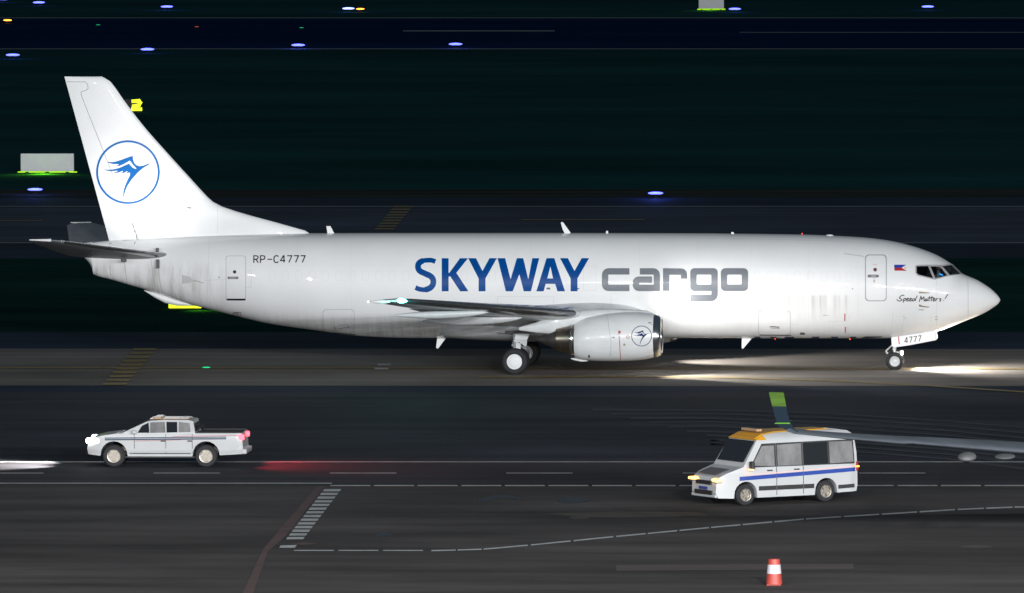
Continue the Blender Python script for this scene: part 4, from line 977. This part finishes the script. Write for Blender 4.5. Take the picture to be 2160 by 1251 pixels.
b = slab(vbody, vwf, .11); vo = link('body', b, M_CARW, van, local=True, smooth=30)
md = vo.modifiers.new('bevel', 'BEVEL'); md.width = .05; md.segments = 3; md.limit_method = 'ANGLE'; md.angle_limit = R(50)
for q, mm in (([(1.22, 1.28), (1.60, 1.92), (2.05, 1.93), (2.05, 1.24)], M_REFL), ([(2.16, 1.24), (2.16, 1.94), (3.05, 1.96), (3.05, 1.24)], M_REFL), ([(3.13, 1.24), (3.13, 1.96), (4.02, 1.97), (4.02, 1.24)], M_CARG), ([(4.10, 1.24), (4.10, 1.97), (4.95, 1.96), (4.98, 1.26)], M_REFL)):
    b = slab(q, vwf, .2, off=.012, skin=True); link_pair('side_window', b, mm, vo)
b = slab([(1.14, 1.22), (1.6, 2.0), (5.02, 2.02), (5.04, 1.2)], vwf, .2, off=.006, skin=True, holes=()); link_pair('window_surround', b, M_PLAST, vo)
pane('windscreen', [(1.00, -.78, 1.42), (1.40, -.78, 2.075), (1.40, .78, 2.075), (1.00, .78, 1.42)], M_CARG, vo)
pane('windscreen_surround', [(.955, -.80, 1.40), (1.37, -.80, 2.09), (1.37, .80, 2.09), (.955, .80, 1.40)], M_CARG, vo)
pane('rear_window', [(5.135, -.7, 1.35), (5.09, -.66, 2.0), (5.09, .66, 2.0), (5.135, .7, 1.35)], M_CARG, vo)
# orange forehead and roof centre
b = slab([(1.38, 2.12), (1.72, 2.30), (1.78, 2.12)], vwf, .1, off=.02); link('roof_cap', b, M_ORP, vo, local=True)
b = bmesh.new(); rings = []
for x_, z_, wd in ((1.42, 2.17, .78), (1.70, 2.305, .74), (2.2, 2.365, .66), (3.2, 2.372, .55), (4.3, 2.37, .42)):
    rings.append([Vector((x_, -wd, z_ - .02)), Vector((x_, -wd * .95, z_ + .012)), Vector((x_, wd * .95, z_ + .012)), Vector((x_, wd, z_ - .02))])
loft(b, rings); link('roof_panel', b, M_ORP, vo, local=True)
for z0, z1, xa, xb, sl_, m_ in ((.80, .93, .75, 5.05, .14, M_VBLUE), (.955, .985, .9, 5.05, .14, M_VPINK), (.46, .60, 1.45, 3.5, .0, M_PLAST), (.40, .52, 4.4, 5.0, .02, M_PLAST)):
    b = slab([(xa, z0), (xb, z0 + sl_), (xb, z1 + sl_), (xa, z1)], vwf, .2, off=.012, skin=True); link_pair('stripe', b, m_, vo)
for xx in (2.10, 3.09):
    b = slab([(xx, .3), (xx + .02, .3), (xx + .02, 2.0), (xx, 2.0)], vwf, .2, off=.014, skin=True); link_pair('door_gap', b, M_SEAMD, vo)
b = bmesh.new(); box(b, (-.02, 0, .74), (.06, .95, .13), bev=.02); box(b, (-.03, 0, .42), (.05, 1.1, .15), bev=.02); link('grille', b, M_PLAST, vo, local=True)
b = bmesh.new(); box(b, (.35, 0, 1.09), (.5, 1.2, .012), Matrix.Rotation(R(-18), 3, 'Y')); link('bonnet_dark_sheet', b, M_SEAMD, vo, local=True)  # thin dark sheet over the bonnet
b = bmesh.new(); box(b, (-.045, 0, .56), (.02, .5, .09)); link('number_plate', b, mat('plate_paint', (.03, .06, .25), .4), vo, local=True)
b = bmesh.new(); box(b, (.0, 0, .32), (.1, 1.5, .1), bev=.03); link('front_bumper', b, M_CARW, vo, local=True)
for s_ in (-1, 1):
    b = bmesh.new(); box(b, (.09, s_ * .67, .80), (.22, .30, .12), Matrix.Rotation(R(16 * s_), 3, 'Z'), bev=.03); link('headlight', b, mat('van_headlamp_glass', (.3, .3, .3), .1), vo, local=True)
    b = bmesh.new(); box(b, (.05, s_ * .69, .83), (.24, .36, .075), Matrix.Rotation(R(16 * s_), 3, 'Z'), bev=.02); link('indicator', b, emis('van_indicator', (1, .45, .08), 7 if s_ < 0 else 3.5), vo, local=True)
    b = bmesh.new(); box(b, (1.12, s_ * 1.09, 1.3), (.12, .2, .28), bev=.04); box(b, (1.16, s_ * .95, 1.2), (.05, .2, .05)); mo = link('door_mirror', b, M_PLAST, vo, local=True)
    b = bmesh.new(); box(b, (1.06, s_ * 1.12, 1.17), (.1, .2, .035)); link('mirror_indicator', b, emis('mirror_lamp', (1, .45, .15), 5), vo, local=True)
    b = bmesh.new(); box(b, (5.13, s_ * .86, 1.1), (.08, .14, .32), bev=.02); link('tail_light', b, mat('tail_lens_unlit', (.3, .02, .02), .2), vo, local=True)
    b = bmesh.new(); box(b, (5.14, s_ * .9, 1.10), (.09, .12, .05), bev=.01); link('rear_indicator', b, emis('rear_lamp', (1, .3, .03), 6), vo, local=True)
    carwheel(van, vf, s_ * .82, vr, .22, s_, M_RIM); carwheel(van, vb, s_ * .82, vr, .22, s_, M_RIM)
for xx in (1.95, 2.95):
    b = slab([(xx - .2, 1.08), (xx, 1.08), (xx, 1.12), (xx - .2, 1.12)], vwf, .2, off=.03, skin=True); link_pair('door_handle', b, M_PLAST, vo)
for s_ in (-.35, .35):
    b = bmesh.new(); tube(b, (.99, s_, 1.40), (1.13, s_ + .42, 1.64), .012, seg=6); link('wiper', b, M_PLAST, vo, local=True)
b = bmesh.new(); box(b, (1.75, 0, 2.42), (.2, 1.0, .09), bev=.03); link('beacon_bar', b, mat('amber_lens_unlit', (.45, .28, .16), .25), vo, local=True)

def remap_z(rt, f):
    seen = set()
    for o in rt.children_recursive:
        if o.type == 'MESH' and o.data.name not in seen:
            seen.add(o.data.name)
            for v in o.data.vertices: v.co.z = f(v.co.z)
remap_z(tr, lambda z: z if z < 1.12 else 1.12 + (z - 1.12) * .76)
remap_z(van, lambda z: z if z < .9 else .9 + (z - .9) * .95)
# ================================================================== PARKED JET WING IN THE FOREGROUND
D0 = -90
wt = A(1672, 912, D0)
pj = empty('parked_airliner', (wt.x, wt.y, 0), 'grey wing of a parked airliner reaching in from the right, its winglet tipped green', 'airplane')
def wpt(px, py, Y): return A(px, py, Y)
b = bmesh.new(); rings = []
for (px, yt_, yb_, Y, c) in ((1668, 905, 911, D0, .9), (1690, 912, 917, D0 + .1, 1.3), (1800, 919.5, 929.5, D0 + .6, 1.7), (1930, 926.5, 943, D0 + 1.2, 2.2), (1950, 927.5, 941, D0 + 1.3, 2.3), (2160, 940.5, 961, D0 + 2.4, 3.1), (2700, 975, 1008, D0 + 5, 5)):
    t = A(px, yt_, Y); lo = A(px, yb_, Y); h = (t.z - lo.z); ring = []
    for k_ in range(20):
        a = 2 * math.pi * k_ / 20; cx_ = math.cos(a); s2 = math.sin(a)
        ring.append(Vector((t.x + .35 * cx_ * c * .5, t.y + c * .5 + cx_ * c * .5, (t.z + lo.z) / 2 + h * .5 * s2 * (1 if cx_ < 0 else 1 - cx_ * .9))))
    rings.append(ring)
loft(b, rings); pw = link('wing', b, mat('parked_wing_paint', (.10, .112, .13), .5, spec=.15, var=.25, vscale=(.5, 1, 1)), pj, smooth=50)
b = bmesh.new()
def wl(poly, name, m, dy=0, th=.06):
    b = bmesh.new(); v = [A(px, py, D0 + .4 + dy) for px, py in poly]
    f1 = [b.verts.new(p + Vector((0, -th / 2, 0))) for p in v]; f2 = [b.verts.new(p + Vector((0, th / 2, 0))) for p in v]; b.faces.new(f1); b.faces.new(f2[::-1])
    for i in range(len(v)): j = (i + 1) % len(v); b.faces.new((f1[i], f2[i], f2[j], f1[j]))
    return link(name, b, m, pj)
M_WLG = mat('winglet_green', (.055, .105, .018), .6, spec=.03, var=.3, vscale=(1, 1, 16)); M_WLB = mat('winglet_slate', (.010, .018, .027), .6, spec=.03)
wlo = wl([(1629, 857), (1658, 857), (1666, 889), (1676, 905), (1690, 915), (1662, 909), (1640, 897)], 'winglet', M_WLB)
wl([(1622, 828), (1624, 827), (1653, 828), (1658.5, 857.2), (1629, 857.2)], 'winglet_tip', M_WLG)
wl([(1635, 891.5), (1666, 891.5), (1667, 893.8), (1636, 893.8)], 'winglet_band', mat('winglet_band_green', (.09, .24, .02), .5, spec=.05), 0, .075)
for px, py, ln, hh in ((2040, 964, .55, .28), (2120, 963, .6, .12)):
    b = bmesh.new(); q = A(px, py, D0 + 2.2); bmesh.ops.create_uvsphere(b, u_segments=20, v_segments=12, radius=.5, matrix=Matrix.Translation(q) @ Matrix.Diagonal((ln, 2.0, hh, 1))); link('flap_track_fairing', b, mat('fairing_pale', (.17, .175, .18), .6, spec=.1), pj, smooth=60)
# hidden support: rest of the wing runs off to the right of the frame

# ================================================================== SMALL AIRFIELD THINGS
def fixture(px, py, lens, label, r=.17, glow=None, gp_=60, name='taxiway_edge_light', cat='taxiway light', group='blue taxiway edge lights', h=.22):
    p = G(px, py + 1.5); t = empty(name, (p.x, p.y, .02), label, cat, group)
    b = bmesh.new(); tube(b, (0, 0, 0), (0, 0, .04), .16, .14, 14); tube(b, (0, 0, .04), (0, 0, h - .08), .035, .035, 10); tube(b, (0, 0, h - .1), (0, 0, h), r * .6, r * .95, 14); link('stem', b, M_PLAST, t, local=True, smooth=40)
    b = bmesh.new(); bmesh.ops.create_uvsphere(b, u_segments=14, v_segments=8, radius=r, matrix=Matrix.Translation((0, 0, h + .05)) @ Matrix.Diagonal((2.1, 1.3, .36, 1))); link('lens', b, lens, t, local=True, smooth=60)
    if glow:
        l = bpy.data.lights.new('edge_light_glow', 'POINT'); l.energy = gp_; l.color = glow; l.shadow_soft_size = .15
        o = bpy.data.objects.new('edge_light_glow', l); sc.collection.objects.link(o); o.location = (p.x, p.y - .3, .7)
    return t
BL = [(5, 4, 'blue taxiway light at the far upper left corner'), (82, 11, 'blue taxiway light second from the left in the farthest row'), (352, 20, 'blue taxiway light of the farthest row above the tail fin'), (735, 24, 'brightest blue-white taxiway light of the farthest row'),
      (1550, 25, 'blue taxiway light beside the sign at the top edge'), (1957, 20, 'blue taxiway light at the far upper right'), (27, 123, 'blue taxiway light on the near taxiway edge at far left, above the grass'),
      (311, 111, 'blue taxiway light on the grass edge just above the tail fin tip'), (629, 102, 'blue taxiway light between two others along the upper grass edge'), (961, 100, 'rightmost blue taxiway light along the upper grass edge'),
      (74, 410, 'blue taxiway light left of the tail fin, below the pale sign'), (1383, 418, 'lone blue taxiway light above the middle of the jet fuselage')]
for i, (px, py, lb) in enumerate(BL):
    fixture(px, py, E_BLUEW if i in (3,) else E_BLUE, lb, .19 if py > 300 else .24, (.08, .15, 1), 60 if py > 300 else 30)
fixture(760, 25, E_ORANGE, 'orange airfield light beside the brightest blue-white light', .16, name='guard_light', group=None)
fixture(16, 49, E_ORANGE, 'orange airfield light at the left edge', .16, name='guard_light', group=None)
def inset(px, py, m, label):
    p = G(px, py); b = bmesh.new(); lathe(b, [(0.0, .16), (.02, .15), (.035, .09), (.036, .01)], (0, 0, 0), 'Z', 18); o = link('inset_light', b, m, None, smooth=40); o.location = (p.x, p.y, .045); tag(o, label, 'inset light')
inset(207, 54, E_GREEN, 'faint green inset light left on the far taxiway'); inset(636, 60, E_GREEN, 'faint green inset light right on the far taxiway')
inset(415, 58, emis('dim_orange_inset', (1, .2, .03), .4), 'faint orange inset light on the far taxiway'); inset(435, 778, E_GREEN, 'green centreline light in the taxiway behind the jet tail')
# signs
M_SIGNB = mat('glowing_sign_back', (.84, .85, .87), .6, emit=(.9, .93, 1), es=.10, var=.06, vscale=(1, 1, 1))  # faint emission added to brighten the panel, its back has no lamp
def sign(px0, py0, px1, py1, label, m, glow=None, char=None, strip=False):
    g = G((px0 + px1) / 2, py1 + 3); a = A(px0, py0, g.y); c = A(px1, py1, g.y); W2 = abs(c.x - a.x); H2 = abs(a.z - c.z); z0 = c.z
    t = empty('taxiway_sign', (g.x, g.y, 0), label, 'sign', None)
    b = bmesh.new(); box(b, (0, 0, z0 + H2 / 2), (W2, .18, H2), bev=.02); link('panel', b, m, t, local=True)
    b = bmesh.new()
    for sx in (-.38, 0, .38): tube(b, (W2 * sx, 0, 0), (W2 * sx, 0, z0 + .05), .035, .035, 8); box(b, (W2 * sx, 0, .02), (.2, .2, .04))
    link('post', b, M_PLAST, t, local=True)
    if strip:
        b = bmesh.new(); box(b, (0, .0, z0 - .06), (W2 * 1.12, .14, .09), bev=.02); link('glow_strip', b, emis('lime_strip', (.45, .9, .0), .8), t, local=True)  # glowing bar stands in for green light spilled on the grass
        lamp('sign_strip_glow', (g.x, g.y - 1.6, .5), (g.x, g.y - 2.0, 0), 900 if py0 > 0 else 250, 165, .6, (.5, 1, .02), 1)
    if char:
        b = bmesh.new(); k_ = 0
        for s in char:
            for q, r_ in zip(s, s[1:]):
                d_ = Vector((r_[0] - q[0], 0, r_[1] - q[1])); M = Matrix.Rotation(-math.atan2(d_.z, d_.x), 3, 'Y')
                box(b, (((q[0] + r_[0]) / 2 - .5) * W2, -.10 - .001 * k_, z0 + (q[1] + r_[1]) / 2 * H2), (Vector((d_.x * W2, 0, d_.z * H2)).length + .18, .02, .21), Matrix.Rotation(-math.atan2(d_.z * H2, d_.x * W2), 3, 'Y')); k_ += 1
        link('character', b, E_YSIGN, t, local=True)
    return t
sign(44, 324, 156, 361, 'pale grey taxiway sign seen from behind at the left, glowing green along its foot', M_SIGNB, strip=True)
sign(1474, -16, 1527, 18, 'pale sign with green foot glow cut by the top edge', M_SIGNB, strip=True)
sign(262, 209, 299, 234, 'taxiway sign with lit yellow figure 2 peeking out beside the tail fin', M_BLACK, char=[[(.52, .82), (.85, .85), (.93, .7), (.85, .5), (.55, .4), (.5, .15), (.95, .15)]])
g = G(385, 654); sg = sign(356, 639, 425, 650, 'lit yellow-green taxiway sign half hidden under the jet tail', E_YSIGN)
lamp('sign_strip_glow', (g.x + .5, g.y - .4, .5), (g.x + 1.2, g.y - 1.0, 0), 120, 150, .3, (.4, 1, .02), 1)
# traffic cone
g = G(1633, 1236); cn = empty('traffic_cone', (g.x, g.y, .024), 'red and white traffic cone standing at the bottom edge of the apron', 'traffic cone')
b = bmesh.new(); box(b, (0, 0, .02), (.42, .42, .04), bev=.01); link('base', b, mat('cone_base_red', (.30, .04, .03), .6), cn, local=True)
b = bmesh.new(); lathe(b, [(.04, .235), (.2, .22), (.36, .205), (.60, .18), (.76, .165), (.765, .1), (.765, .02)], (0, 0, 0), 'Z', 28); co = link('cone_body', b, mat('cone_red', (.38, .05, .035), .5, var=.1, vscale=(4, 4, 4)), cn, local=True, smooth=40)
b = bmesh.new(); lathe(b, [(.34, .2115), (.34, .213), (.60, .187), (.60, .18)], (0, 0, 0), 'Z', 28); link('reflective_band', b, mat('reflective_white', (.48, .46, .49), .4), cn, local=True, smooth=40)
